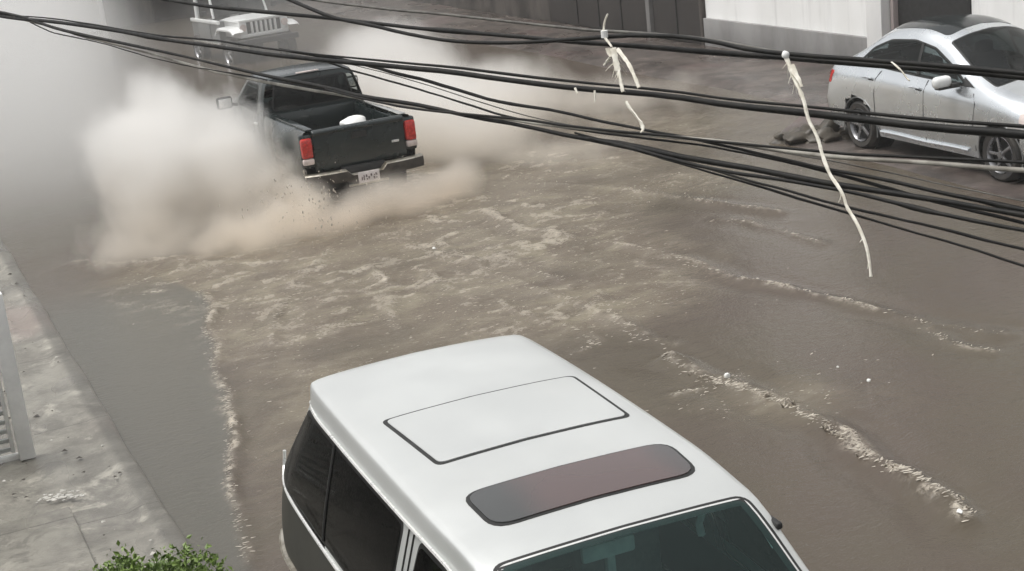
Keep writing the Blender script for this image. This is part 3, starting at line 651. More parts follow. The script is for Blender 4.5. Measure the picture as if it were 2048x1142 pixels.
    for b in np.linspace(-.84, .84, 25):
        k = (abs(b)/.84)**4*.10; dip = .075 if abs(b) < .27 else 0
        bf.append([L(-.166+k, b, .545-dip), L(-.175+k, b, .48), L(-.16+k, b, .41-dip*.6), L(-.06+k, b, .39-dip*.6)])
    MB().grid(bf).build('bumper', M['bumper'], root)
    MB().box(L(-.15, 0, .345), (.56, .05, .03), .01).build('bumper_lip', M['dchrome'], root)
    MB().box(L(-.02, 0, .49), (.60, .10, .18), .02).build('plate_recess', M['black'], root)
    pl = MB().box(L(-.186, 0, .432), (.30, .012, .15), .004).build('license_plate', M['plate'], root)
    rn = random.Random(3); mk = MB()
    for k in range(7):                       # worn unreadable marks
        b = .105-.035*k
        for q in range(3): mk.box(L(-.193, b+rn.uniform(-.008, .008), .43+rn.uniform(-.03, .025)), (rn.uniform(.008, .02), .003, rn.uniform(.012, .035)), .001)
    mk.build('plate_mark', M['mark'], pl)
    MB().box(L(2.5, 0, .30), (1.2, 4.6, .14), .03).build('chassis', M['black'], root)
    s = MB().blob((0, 0, 0), (.20, .15, .085), 3, .10, 4).build('plastic_sack', M['white_plastic'])
    s.location = (6.1415+.03, 19.5577+.26, 1.105); s.rotation_euler = (0, 0, .15)
    tag(s, 'white rounded sack lying behind the tailgate of the dark green pickup', 'sack')
    MB().box(L(.30, .17, .86), (.40, .30, .42), .03).build('bed_box', M['black'], root)
    return root

# ================================================================== silver sedan
def make_sedan():
    root = empty('sedan', (13.28, 17.02, .02), 3.122)
    root.scale = (1.04, 1.04, 1.04)
    tag(root, 'silver sedan parked across the flooded street in front of the white wall', 'sedan')
    st = [
     [(-.82,.68,.30),(-.88,.74,.55),(-.84,.72,.80),(-.80,.68,.98),(-.76,.60,1.04),(-.72,.50,1.06),(-.72,.25,1.075),(-.72,0,1.08)],
     [(-.70,.78,.24),(-.74,.83,.55),(-.70,.81,.84),(-.66,.74,1.02),(-.60,.62,1.08),(-.55,.52,1.10),(-.52,.25,1.12),(-.52,0,1.125)],
     [(-.3,.82,.22),(-.3,.865,.55),(-.3,.85,.90),(-.25,.76,1.05),(-.22,.66,1.20),(-.2,.56,1.25),(-.2,.28,1.29),(-.2,0,1.30)],
     [(.4,.83,.21),(.4,.875,.52),(.4,.86,.90),(.4,.785,1.06),(.40,.61,1.45),(.38,.52,1.52),(.38,.26,1.60),(.38,0,1.62)],
     [(1.1,.83,.21),(1.1,.875,.52),(1.1,.865,.88),(1.1,.79,1.04),(.95,.60,1.49),(.95,.52,1.56),(.97,.26,1.64),(.98,0,1.66)],
     [(1.8,.83,.21),(1.8,.875,.52),(1.8,.86,.86),(1.8,.79,1.02),(1.46,.61,1.41),(1.40,.54,1.48),(1.46,.27,1.56),(1.50,0,1.58)],
     [(2.35,.83,.21),(2.35,.88,.54),(2.35,.86,.84),(2.32,.80,.985),(2.16,.69,1.10),(2.14,.60,1.14),(2.26,.32,1.17),(2.32,0,1.18)],
     [(2.75,.82,.21),(2.75,.88,.56),(2.75,.86,.82),(2.72,.78,.93),(2.64,.70,.99),(2.66,.60,1.01),(2.75,.32,1.035),(2.78,0,1.045)],
     [(3.25,.79,.22),(3.25,.85,.52),(3.25,.80,.74),(3.22,.70,.83),(3.2,.62,.87),(3.22,.52,.90),(3.28,.28,.925),(3.3,0,.93)],
     [(3.52,.62,.26),(3.56,.66,.48),(3.52,.62,.63),(3.48,.55,.69),(3.46,.48,.72),(3.50,.40,.74),(3.58,.22,.755),(3.60,0,.76)]]
    V, F = loft_body(st, 5, 5); B = bv(V, F)
    ws = [(1.52,.53,1.50),(1.52,-.53,1.50),(2.46,-.66,1.07),(2.46,.66,1.07)]
    rw = [(.20,.46,1.48),(.20,-.46,1.48),(-.42,-.54,1.18),(-.42,.54,1.18)]
    sw = {s: [(-.12,s*.77,1.125),(.12,s*.68,1.30),(.45,s*.63,1.415),(.92,s*.62,1.445),(1.32,s*.64,1.385),(1.66,s*.70,1.24),(2.06,s*.79,1.04),(1.1,s*.79,1.07)] for s in (-1, 1)}
    cuts = [(ws, (1,0,1.5), .04), (rw, (-1,0,2.), .04)]+[(sw[s], (0,s,.5), .045) for s in (-1, 1)]
    body_object('body', V, F, M['sedan'], root, cuts, [(0,.31,.375,.5),(2.7,.31,.375,.5)])
    for pts, d, nm, mm in [(rw, (-1,0,2.), 'rear_window', M['g_dark']), (ws, (1,0,1.5), 'windshield', M['g_dark'])]+[(sw[s], (0,s,.5), 'side_window', M['g_sed']) for s in (-1, 1)]:
        o = panel(B, nm+'_seal', pts, d, M['black'], root, .003, .05, .06, .01, -.018)
        pr = Proj(pts, d); ring_cut(o, pr, offset_poly(pr.p, .02))
        panel(B, nm, pts, d, mm, root, .008, .04, .06, 0)
    for s in (-1, 1):
        for a in (0, 2.7):
            wheel(root, a, s*.86, .31, .315, .2, .70, 5, s)
            MB().lathe([(0, .37), (s*.25, .37), (s*.25, .05)], (-s*.80, a, .31), 'x', 28, False).build('arch_liner', M['black'], root)
            lip = []
            for q in range(-2, 23):
                th = math.pi*q/20; ya, zz = a+.378*math.cos(th), .31+.378*math.sin(th)
                hb = B.ray_cast(Vector(L(a+.395*math.cos(th), s*2, .31+.395*math.sin(th))), Vector(L(0, -s, 0)), 1.8)
                lip.append((hb[0].x if hb[0] is not None else -s*.85, ya, zz))
            MB().tube(smooth(lip, 6), .009, 6).build('arch_lip', M['grey'], root)
        def along(pts, off):
            out = []
            for a, z in pts:
                h = B.ray_cast(Vector(L(a, s*2, z)), Vector(L(0, -s, 0)), 3)
                out.append((h[0] if h[0] is not None else Vector(L(a, s*.85, z)))+Vector(L(0, s*off, 0)))
            return out
        MB().tube(along([(.45+i*.19, .285+.006*math.sin(i)) for i in range(10)], .012), .022, 6).build('sill_moulding', M['sedan'], root)
        for a, z in ((.20, .955), (1.18, .93)):
            MB().tube(along([(a-.10, z), (a-.05, z+.004), (a+.05, z+.004), (a+.10, z)], .022), .016, 6, flat=.7).build('door_handle', M['sedan'], root)
            MB().tube(along([(a+.02, z-.022), (a+.12, z-.024)], .001), .016, 6, flat=.5).build('handle_recess', M['black'], root)
        for pts in ([(.42, .30), (.36, .5), (.34, .75), (.36, .95), (.42, 1.05)], [(1.36, .27), (1.34, .6), (1.34, .9), (1.36, 1.03)], [(2.28, .30), (2.26, .6), (2.28, .85), (2.22, .96)]):
            MB().tube(along(pts, .001), .006, 5).build('door_seam', M['black'], root)
        MB().tube(along([(1.14, 1.07), (1.10, 1.25), (1.08, 1.44)], .012), .03, 6, flat=.35).build('door_pillar', M['black'], root)
        mm = MB().box(L(1.86, s*.99, 1.085), (.24, .13, .145), .055, seg=3).build('door_mirror', M['jeep'], root)
        MB().box(L(1.87, s*.96, 1.015), (.22, .10, .03), .012).box(L(1.95, s*.86, 1.04), (.12, .06, .06), .02).build('mirror_base', M['black'], mm)
        panel(B, 'quarter_panel_trim', [(2.02, s*.80, 1.03), (1.98, s*.78, 1.14), (2.20, s*.80, 1.03)], (0, s, .5), M['black'], root, .014, .01, .05, .01)
        panel(B, 'tail_light', [(-.86, s*.74, .80), (-.66, s*.83, .80), (-.62, s*.80, .96), (-.80, s*.70, .96)], (-.7, s, .1), M['red'], root, .006, .03, .05, .01)
        panel(B, 'headlight', [(3.0, s*.82, .70), (3.46, s*.66, .60), (3.40, s*.60, .70), (3.0, s*.76, .80)], (.4, s, .5), M['wlens'], root, .006, .03, .05, .01)
    panel(B, 'dark_roof_panel', [(.28, .485, 1.6), (.28, -.485, 1.6), (1.38, -.49, 1.6), (1.38, .49, 1.6)], (0, 0, 1), M['roof_reflect'], root, .005, .10, .06, .01)  # added panel: the roof's dark reflection put into its colour
    MB().box(L(1.3, 0, .24), (1.5, 3.6, .08), .02).build('floor_pan', M['black'], root)
    for b in (-.34, .34):
        MB().box(L(1.25, b, .60), (.46, .46, .16), .05).box(L(1.02, b, .90), (.44, .14, .55), .05).box(L(1.0, b, 1.24), (.24, .10, .16), .04).build('seat', M['seat'], root)
    MB().box(L(.15, 0, .80), (1.1, .2, .5), .06).build('seat', M['seat'], root)
    MB().box(L(2.25, 0, .92), (1.3, .4, .16), .05).build('dashboard', M['dark'], root)
    return root

# ================================================================== white four-wheel drive, far
def make_jeep():
    root = empty('offroad_car', (9.25, 38.1, 0), math.pi+.12)
    tag(root, 'boxy white open four-wheel drive with upright grille slots, wading at the far end', 'off-road car')
    # origin under the middle; front at a = +1.6
    def pr(name, pts, w, m, par=root):    # side-view outline extruded across
        return MB().prism([L(a, -w, z) for a, z in pts], L(0, 2*w, 0)).build(name, m, par)
    pr('body', [(-1.25,.42),(-1.25,.90),(.05,.90),(.10,.94),(.62,.96),(.62,.50),(.40,.42)], .76, M['grey'])  # the white tub's shaded flank painted grey, doors likewise
    P = []
    for a in np.linspace(.60, 1.62, 8):
        k = (a-.6)/1.02; w = .70-.10*k; P.append([L(a, w*c, 1.05-.03*k-.05*abs(c)**3) for c in np.linspace(-1, 1, 11)])
    hd = MB().grid(P); hd.build('bonnet', M['jeep'], root)
    MB().box(L(1.1, 0, .80), (1.20, 1.02, .42), .02).build('engine_bay', M['jeep'], root)
    for s in (-1, 1): MB().box(L(-.3, s*.755, .945), (.09, 1.9, .09), .02).build('tub_rail', M['jeep'], root)
    g = MB()
    ys = np.linspace(-.42, .42, 8)
    g.box(L(1.64, 0, .99), (1.24, .06, .07), .02).box(L(1.64, 0, .64), (1.24, .06, .09), .02)
    for s in (-1, 1): g.box(L(1.64, s*.53, .81), (.19, .06, .30), .02)
    for b in (ys[:-1]+ys[1:])[:-1]/2+.06: g.box(L(1.64, b, .81), (.052, .06, .28), .008)
    g.build('grille', M['jeep'], root)
    MB().box(L(1.60, 0, .81), (1.0, .03, .30), .005).build('grille_slot', M['dark'], root)
    for s in (-1, 1):
        MB().lathe([(.0, .001), (.0, .085), (-.04, .09)], L(1.685, s*.53, .84), 'y', 20, False).build('headlight', M['wlens'], root)
        P = []
        for t in np.linspace(0, 1, 9):
            a = .55+1.25*t; z = .86-.10*max(0, (t-.75)/.25)**2-.16*max(0, (.2-t)/.2)**2
            P.append([L(a, s*.58, z), L(a, s*.82, z-.01), L(a, s*.86, z-.04), L(a, s*.86, z-.08)])
        MB().grid(P).build('front_wing', M['jeep'], root)
        wheel(root, 1.18, s*.82, .22, .37, .22, side=s); wheel(root, -.95, s*.82, .22, .37, .22, side=s)
        MB().tube([L(.20, s*.70, 1.02), L(.02, s*.66, 1.52), L(.02, s*.60, 1.60)], .035, 8).build('windshield_pillar', M['jeep'], root)
        MB().tube([L(-.95, s*.70, .94), L(-.95, s*.68, 1.62), L(-.95, s*.55, 1.72)], .06, 8).build('roll_bar', M['jeep'], root)
        mm = MB().tube([L(.18, s*.72, 1.08), L(.18, s*.86, 1.14)], .014, 6).box(L(.18, s*.92, 1.16), (.16, .05, .14), .03).build('door_mirror', M['dark'], root)
        MB().box(L(-.35, s*.775, .68), (.02, .82, .42), .02).build('door', M['grey'], root)
        MB().box(L(-.2, s*.80, .44), (.10, 1.9, .06), .02).build('side_step', M['chrome'], root)
    MB().tube([L(.02, b*.1, 1.60) for b in range(-6, 7)], .035, 8).build('windshield_frame', M['jeep'], root)
    MB().poly([L(.20, .68, 1.05), L(.20, -.68, 1.05), L(.035, -.62, 1.58), L(.035, .62, 1.58)]).build('windshield', M['g_dark'], root, smooth=False)
    MB().box(L(-.68, 0, 1.70), (1.3, 1.2, .04), .02).build('roof', M['dark'], root)
    MB().box(L(-.2, .35, 1.0), (.45, .14, .6), .05).box(L(-.2, -.35, 1.0), (.45, .14, .6), .05).build('seat', M['dark'], root)
    MB().box(L(1.82, 0, .50), (1.55, .14, .14), .03).build('bumper', M['dark'], root)
    return root
# ================================================================== ground, water
M['asphalt'] = mat('asphalt', (.05, .048, .045), .6, bump=.3, bscale=60)
M['pave_l'] = None
def wet_concrete(name, col, col2, stain, gloss):
    m = bpy.data.materials.new(name); t = NT(m); o = t.obj()
    c = t.mix(t.ramp(t.noise(1.3, 10, .72, o), .36, .62), col2, col)
    c = t.mix(t.math('MULTIPLY', t.ramp(t.noise(3.1, 8, .75, o, .6), .50, .64), .75), c, tuple(x*.5 for x in col))
    c = t.mix(t.math('MULTIPLY', t.ramp(t.noise(2.3, 8, .7, t.scaled(o, (1, 1, 1.3)), .3), .54, .66), .65), c, tuple(min(1, x*1.6) for x in col))
    c = t.mix(t.math('MULTIPLY', t.ramp(t.noise(.55, 3, .5, t.scaled(o, (1, .6, 1))), .52, .68), .6), c, stain)
    c = t.mix(t.math('MULTIPLY', t.ramp(t.noise(14, 4, .7, o), .60, .72), .45), c, tuple(x*.45 for x in col))
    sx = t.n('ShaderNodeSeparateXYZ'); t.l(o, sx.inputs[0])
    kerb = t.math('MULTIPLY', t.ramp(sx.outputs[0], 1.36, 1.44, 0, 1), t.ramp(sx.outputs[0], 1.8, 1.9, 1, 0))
    c = t.mix(t.math('MULTIPLY', kerb, .62), c, (.075, .07, .06))  # dark edge line: the kerb's shadow and reflection painted into the colour
    jy = t.math('FRACT', t.math('MULTIPLY', sx.outputs[1], .45)); jn = t.math('MULTIPLY', t.ramp(jy, .0, .012, 1, 0), t.ramp(sx.outputs[0], 1.8, 1.9, 1, 0))
    c = t.mix(t.math('MULTIPLY', jn, .7), c, (.05, .045, .04))
    pud = t.ramp(t.noise(.7, 3, .5, t.scaled(o, (1.3, .7, 1))), .35, .70)
    r = t.math('ADD', t.math('MULTIPLY', pud, -.32), gloss)
    b = t.bsdf(Base_Color=c, Roughness=r)
    t.l(t.bump(t.noise(14, 9, .75, o), .55, .015), b.inputs['Normal']); t.done(b); return m
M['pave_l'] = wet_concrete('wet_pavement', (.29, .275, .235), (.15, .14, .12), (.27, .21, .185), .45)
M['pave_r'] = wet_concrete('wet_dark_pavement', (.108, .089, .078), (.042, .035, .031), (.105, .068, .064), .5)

def seg_dist(X, Y, pts):
    best = np.full(X.shape, 1e9); al = np.zeros(X.shape); acc = 0
    for (x0, y0), (x1, y1) in zip(pts[:-1], pts[1:]):
        dx, dy = x1-x0, y1-y0; l2 = dx*dx+dy*dy; l = math.sqrt(l2)
        t = np.clip(((X-x0)*dx+(Y-y0)*dy)/l2, 0, 1)
        d = np.hypot(X-x0-t*dx, Y-y0-t*dy); m = d < best
        best = np.where(m, d, best); al = np.where(m, acc+t*l, al); acc += l
    return best, al

def gauss(X, Y, x, y, rx, ry, rot=0):
    c, s = math.cos(rot), math.sin(rot); u = (X-x)*c+(Y-y)*s; v = -(X-x)*s+(Y-y)*c
    return np.exp(-(u/rx)**2-(v/ry)**2)

TURB = [(4.2,16.3,1.3,1.7,0,1.),(6.2,15.6,1.5,1.7,0,1.),(3.5,13.2,.9,2.0,0,.8),(7.2,16.5,1.3,1.5,.5,.75),(5.4,18.2,1.6,1.3,0,1.),(5.5,14.0,1.1,1.2,0,.5),
        (9.3,17.3,1.4,.9,.5,.55),(6.6,13.2,1.1,.8,.3,.35),(6.4,10.2,1.0,.6,-.6,.35),(3.0,17.9,1.2,1.0,0,.8),(8.6,20.5,2.2,2.2,0,.9),(6.2,22,2.2,3,0,.9),(2.6,11.5,.5,1.8,0,.4),(11.8,21.5,1.8,2,0,.4)]
def lane_of(X, Y):
    # flat sheet of clearer water between the kerb and crest B
    P = sorted(((y, x) for x, y in CREST['B'])); ys = [6]+[q[0] for q in P]+[18, 20]; xs = [1.9]+[q[1] for q in P]+[3.0, 2.0]
    lane = np.clip((np.interp(Y, ys, xs)-X)/.10+.5, 0, 1)
    return lane*np.clip((18.6-Y)/1.5, 0, 1)

def wave_field(X, Y):
    tu = np.zeros(X.shape)
    for x, y, rx, ry, rot, k in TURB: tu = tu+k*gauss(X, Y, x, y, rx, ry, rot)
    tu = np.clip(tu, 0, 1.15)*(.15+1.7*np.clip((fbm(X*.75+3, Y*.75, 3, 11)-.22)*1.5, 0, 1))
    wx = X+.25*(fbm(X*1.3, Y*1.3, 3, 5)-.5); wy = Y+.25*(fbm(X*1.3+9, Y*1.3, 3, 6)-.5)
    h = .010*(fbm(X*.8, Y*.8, 3, 1)-.5)+.006*(fbm(X*2.6, Y*3.2, 3, 2)-.5)
    rid = 1-np.abs(2*fbm(wx*1.6, wy*3.4, 4, 21, .55)-1)
    h = h+tu*(.022*(rid**2-.55)+.018*(fbm(wx*2.6, wy*7.5, 3, 33)-.5))
    foam = np.clip(tu-.25, 0, 1)*np.clip((rid-.86)*6, 0, 1)*np.clip((fbm(wx*5, wy*5, 3, 44)-.42)*5, 0, 1)*.9
    tu = tu*np.clip(1.15-1.3*lane_of(X, Y), 0, 1)
    W = dict(A=.055, B=.042, C=.05, D=.045, D2=.060, D3=.035, E=.07, E2=.05, F=.05, G=.035, H=.14, I=.05, J=.05, K=.05, L=.04, N=.05)
    HT = dict(A=.045, B=.05, C=.05, D=.04, D2=.085, D3=.02, E=.04, E2=.03, F=.04, G=.02, H=.05, I=.02, J=.035, K=.03, L=.025, N=.03)
    FM = dict(A=.6, B=1.0, C=.7, D=.7, D2=1.3, D3=.5, E=.45, E2=.45, F=.8, G=.6, H=.5, I=.35, J=.5, K=.45, L=.4, N=.5)
    for k, pts in CREST.items():
        d, al = seg_dist(wx if k != 'H' else X, wy if k != 'H' else Y, pts)
        br = np.clip((vnoise(al*1.7+ord(k[0]), al*0+.5, 9)-.25)*2, .15, 1)
        h = h+HT[k]*br*np.exp(-(d/(W[k]*1.8))**2)-HT[k]*.3*np.exp(-((d-W[k]*4)/(W[k]*2.5))**2)
        n = fbm(X*9, Y*9, 3, 55)
        foam = foam+FM[k]*br*np.exp(-(d/W[k])**2)*np.clip((n-.35)*4, 0, 1.2)
    lane = lane_of(X, Y)
    h = h*(1-.6*lane)
    # dip and swirl behind the pickup, wash around the van
    h = h+.05*gauss(X, Y, 5.2, 20.6, .35, 1.2)+.05*gauss(X, Y, 7.1, 20.6, .35, 1.2)
    return h, np.clip(foam, 0, 1), np.clip(tu, 0, 1), lane

def make_water():
    ys = [3.2]
    while ys[-1] < 58: ys.append(ys[-1]+max(.022, .0034*ys[-1]))
    xs = np.concatenate([np.linspace(1.5, 12.6, 350), np.linspace(12.65, 14.2, 30), [15, 16.]])
    X, Y = np.meshgrid(xs, np.array(ys)); h, fo, tu, la = wave_field(X, Y)
    A, B = X.shape; V = np.stack([X, Y, h], -1).reshape(-1, 3)
    i = np.arange(A*B).reshape(A, B)
    F = np.stack([i[:-1, :-1], i[:-1, 1:], i[1:, 1:], i[1:, :-1]], -1).reshape(-1, 4)
    m = bpy.data.meshes.new('water'); m.vertices.add(len(V)); m.vertices.foreach_set('co', V.ravel())
    m.loops.add(F.size); m.loops.foreach_set('vertex_index', F.ravel())
    m.polygons.add(len(F)); m.polygons.foreach_set('loop_start', np.arange(0, F.size, 4)); m.polygons.foreach_set('loop_total', np.full(len(F), 4))
    m.polygons.foreach_set('use_smooth', [True]*len(F)); m.update(); m.validate()
    for nm, a in (('foam', fo), ('turb', tu), ('lane', la)):
        at = m.attributes.new(nm, 'FLOAT', 'POINT'); at.data.foreach_set('value', a.ravel().astype(np.float32))
    w = bpy.data.materials.new('muddy_water'); t = NT(w); o = t.obj()
    at = {}
    for nm in ('foam', 'turb', 'lane'):
        n = t.n('ShaderNodeAttribute'); n.attribute_name = nm; at[nm] = n.outputs['Fac']
    big = t.ramp(t.noise(.33, 4, .6, t.scaled(o, (1, .8, 1)), .6), .35, .65)
    mud = t.mix(big, (.088, .069, .054), (.089, .074, .053))
    mud = t.mix(t.math('MULTIPLY', t.ramp(at['turb'], .08, .8), .8), mud, (.170, .142, .108))
    sw = t.noise(1.25, 5, .6, t.scaled(o, (1, 1.7, 1)), 1.0)
    mud = t.mix(t.math('MULTIPLY', t.ramp(sw, .40, .70), t.math('MULTIPLY', at['turb'], .7)), mud, (.27, .24, .175))
    sw2 = t.noise(.8, 4, .55, t.scaled(o, (1.3, 1.4, 1)), .6)
    mud = t.mix(t.math('MULTIPLY', t.ramp(sw2, .5, .68), t.math('MULTIPLY', at['turb'], .8)), mud, (.125, .105, .078))
    mud = t.mix(t.math('MULTIPLY', at['lane'], .8), mud, (.098, .095, .080))
    fine = t.noise(24, 5, .7, o, .4)
    ff = t.math('MULTIPLY', at['foam'], t.ramp(fine, .36, .56), True)
    fl = t.math('MULTIPLY', t.math('MULTIPLY', t.ramp(t.noise(15, 5, .7, t.scaled(o, (.7, 1.6, 1)), .5), .61, .68), at['turb']), .8)
    ff = t.math('MAXIMUM', ff, fl)
    c = t.mix(ff, mud, (.60, .54, .45))
    b = t.bsdf(Base_Color=c, Roughness=t.math('ADD', t.math('MULTIPLY', ff, .45), t.math('ADD', .10, t.math('MULTIPLY', at['turb'], .12))), IOR=1.33)
    r1 = t.noise(9, 4, .6, t.scaled(o, (.8, 1.5, 1)), .5); r2 = t.noise(38, 3, .6, t.scaled(o, (.7, 1.5, 1)))
    hh = t.math('ADD', t.math('MULTIPLY', r1, t.math('ADD', .35, at['turb'])), t.math('MULTIPLY', r2, t.math('ADD', .2, t.math('MULTIPLY', at['turb'], .35))))
    hh = t.math('ADD', hh, t.math('MULTIPLY', ff, .5))
    t.l(t.bump(hh, .6, .04), b.inputs['Normal']); t.done(b)
    m.materials.append(w)
    ob = bpy.data.objects.new('water', m); COL.objects.link(ob)
    tag(ob, 'muddy brown floodwater covering the street, with wakes and broken ripples', 'floodwater', kind='structure')

def setting():
    g = MB().poly([(-150, -150, -.30), (250, -150, -.30), (250, 250, -.30), (-150, 250, -.30)]).build('ground', M['asphalt'], smooth=False)
    tag(g, 'dark ground under the flooded street', 'ground', kind='structure')
    # near pavement with a kerb, slightly uneven
    P = []
    for y in np.concatenate([np.linspace(3, 26, 140), [30, 40, 58]]):
        row = []
        for x in (-6, -2, -.4, .2, .6, .9, 1.15, 1.3):
            row.append((x+.012*math.sin(y*2.1+x), y, .062+.014*math.sin(y*1.3+x*2)+.010*math.sin(y*3.7)-.008*max(0, x)))
        e = 1.525+.007*math.sin(y*1.9)+.005*math.sin(y*4.3+1)
        z = .072+.008*math.sin(y*2.6)
        row += [(e-.13, y, z), (e-.015, y, z-.002), (e+.012, y, z-.02), (e+.03, y, -.12), (e+.03, y, -.29)]
        P.append(row)
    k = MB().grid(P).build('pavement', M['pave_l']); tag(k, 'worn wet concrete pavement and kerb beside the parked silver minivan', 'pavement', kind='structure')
    P = []
    for y in np.linspace(2, 49.6, 150):
        kk = max(0, min(1, (y-18.2)/2.2)); kk = kk*kk*(3-2*kk); e = 11.95+1.75*kk+.05*math.sin(y*.9); row = [(e-.05, y, -.28), (e, y, .0)]
        for x in (e+.3, e+.3+(15.69-e)*.25, e+.3+(15.69-e)*.5, e+.3+(15.69-e)*.75, 15.99): row.append((x, y, .016+.020*(x-12)+.010*math.sin(y*1.7+x*2)))
        P.append(row)
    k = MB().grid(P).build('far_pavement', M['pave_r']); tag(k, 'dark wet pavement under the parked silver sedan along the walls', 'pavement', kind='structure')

    # ---------------------------------------------------------- buildings
    def wallmat(name, col, col2, rough=.75, sc=.9):
        m = bpy.data.materials.new(name); t = NT(m); o = t.obj()
        f = t.ramp(t.noise(sc, 7, .65, t.scaled(o, (1, 1, .45))), .36, .66)
        st = t.math('MULTIPLY', t.ramp(t.noise(3.5, 5, .7, t.scaled(o, (1, 1, .08))), .52, .72), .35)
        c = t.mix(st, t.mix(f, col2, col), tuple(x*.55 for x in col))
        b = t.bsdf(Base_Color=c, Roughness=rough); t.l(t.bump(t.noise(18, 6, .7, o), .3, .01), b.inputs['Normal']); t.done(b); return m
    wh = wallmat('white_plaster', (.90, .90, .885), (.82, .82, .80)); gr = wallmat('grey_base_render', (.27, .265, .26), (.19, .185, .18))
    dk = wallmat('dark_wall', (.10, .086, .076), (.038, .034, .03), .75, 1.4); gate = wallmat('dark_gate_steel', (.062, .056, .053), (.045, .041, .039), .5, .5)
    pale = wallmat('pale_render', (.66, .66, .63), (.56, .56, .53)); frame = wallmat('frame_pink', (.42, .36, .35), (.3, .26, .25))
    # white building with grey base band and dark doorway (right)
    b = empty('white_building', (16, 20, 0)); tag(b, 'white plastered building with a grey base band and a dark doorway behind the silver sedan', 'building')
    def lb(c, d, bev=.0): return MB().box((c[0]-16, c[1]-20, c[2]), d, bev)
    lb((19.02, 24.03, 3.0), (6, 5.94, 6.2)).build('wall', wh, b)
    lb((15.985, 24.02, .32), (.10, 5.92, .66), .01).build('base_band', gr, b)
    lb((15.93, 21.24, 3.0), (.26, .42, 6.2), .015).build('pilaster', wh, b)
    lb((19.25, 20.06, 3.0), (6, 1.93, 6.2)).build('doorway', M['black'], b)
    lb((16.05, 20.97, 1.4), (.16, .08, 2.7), .01).build('door_frame', frame, b)
    lb((16.1, 20.06, 1.25), (.06, 1.8, 2.4), .01).build('door', M['dark'], b)
    w = lb((19.02, 13.06, 3.0), (6, 12.0, 6.2)); w.build('wall', wh, b)
    for y in (17.2, 15.6, 13.9): lb((16.0, y, 3.0), (.035, .03, 6.1)).build('wall_joint', gr, b)
    lb((19.0, 17.0, 6.18), (6.2, 20.2, .25), .02).build('parapet', wh, b)
    # dark building with steel gates (middle and far)
    d = empty('dark_building', (16, 38, 0)); tag(d, 'dark brown building with steel gates beyond the white plastered wall', 'building')
    def db(c, s, bev=.0): return MB().box((c[0]-16, c[1]-38, c[2]), s, bev)
    db((19.1, 38.7, 3.4), (6, 23.2, 7.0)).build('wall', dk, d)
    db((16.06, 28.15, 1.75), (.10, 2.0, 3.3), .015).build('gate', gate, d)
    db((16.06, 31.9, 1.75), (.10, 4.9, 3.3), .015).build('gate', gate, d)
    db((16.02, 29.28, 1.75), (.16, .16, 3.4), .01).build('gate_post', gr, d)
    db((16.02, 27.08, 1.75), (.16, .10, 3.4), .01).build('gate_post', dk, d)
    for y in (30.6, 31.7, 32.8, 28.15): db((16.0, y, 1.7), (.02, .03, 3.1)).build('gate_seam', M['black'], d)
    db((15.92, 36.2, 1.0), (.26, .9, .10), .02).build('window_sill', gr, d)
    db((16.09, 36.2, 1.7), (.04, 1.0, 1.2), .01).build('window', M['g_dark'], d)
    f = empty('corner_building', (12, 50, 0)); tag(f, 'grey brown building closing the far end of the street behind the white off-road car', 'building')
    MB().box((1.92, 3.2, 3.4), (12.0, 6, 7.2)).build('wall', dk, f)
    MB().box((-1.2, .17, 1.6), (2.6, .08, 3.0), .01).build('gate', gate, f)
    MB().box((2.6, .17, 1.6), (2.4, .08, 3.0), .01).build('gate', gate, f)
    MB().box((-3.2, .13, 1.55), (.5, .12, .16), .03).build('wall_lamp', M['white_plastic'], f)
    p = empty('pale_building', (0, 50, 0)); tag(p, 'pale building at the far left end of the street, half lost in spray', 'building')
    MB().box((-1.1, 3.0, 4.0), (17.9, 6, 8.3)).build('wall', pale, p)
    MB().box((7.86, -.015, 4.0), (.16, .10, 8.2), .01).build('pilaster', wh, p)
    for x in (2.0, 5.0):
        MB().box((x, -.01, 3.2), (1.5, .10, 1.6), .01).build('window', M['g_dark'], p)
    # the building the picture is taken from (unseen; put in as a reflector for van and water, lowered for light)
    n = empty('near_building', (-1, 20, 0)); tag(n, 'unseen building along the near pavement that the street is seen from', 'building')
    MB().box((-3.2, 2, 1.5), (6, 60, 3.2)).build('wall', gr, n)
    for y in (-12, -8, -4, 0, 4, 8):
        MB().box((-.21, y, 1.2), (.06, 1.2, 2.2), .01).build('door', M['dark'], n)

    # ---------------------------------------------------------- white louvred gate leaf on the near pavement
    gx, gy = .76, 12.78
    gt = empty('gate_leaf', (gx, gy, .06)); tag(gt, 'white slatted gate leaf standing on the wet pavement at the left edge', 'gate')
    MB().box((0, 0, .72), (.13, .10, 1.44), .012).build('gate_post', M['white_plastic'], gt)
    MB().box((-.10, .05, .74), (.035, .04, 1.36), .006).build('gate_post', M['white_plastic'], gt)
    sl = MB()
    for k in range(17):
        sl.box((0, 0, 0), (.62, .012, .055), .003, rot=Matrix.Translation((-.42, .05, .09+.082*k)) @ Matrix.Rotation(.6, 4, 'X'))
    sl.build('slat', M['lite'], gt)
    MB().box((-.40, .05, .02), (.80, .05, .05), .008).build('bottom_rail', M['white_plastic'], gt)
    MB().box((-.40, .05, 1.43), (.80, .05, .05), .008).build('top_rail', M['white_plastic'], gt)
    # step with a lip of water pouring over it
    stp = MB().box((.35, 10.2, .075), (1.1, 2.3, .09), .02); o = stp.build('step', M['pave_l']); tag(o, 'low wet concrete step on the near pavement below the white gate leaf', 'step')
    # dark heap beside the sedan's rear wheel
    h = MB()
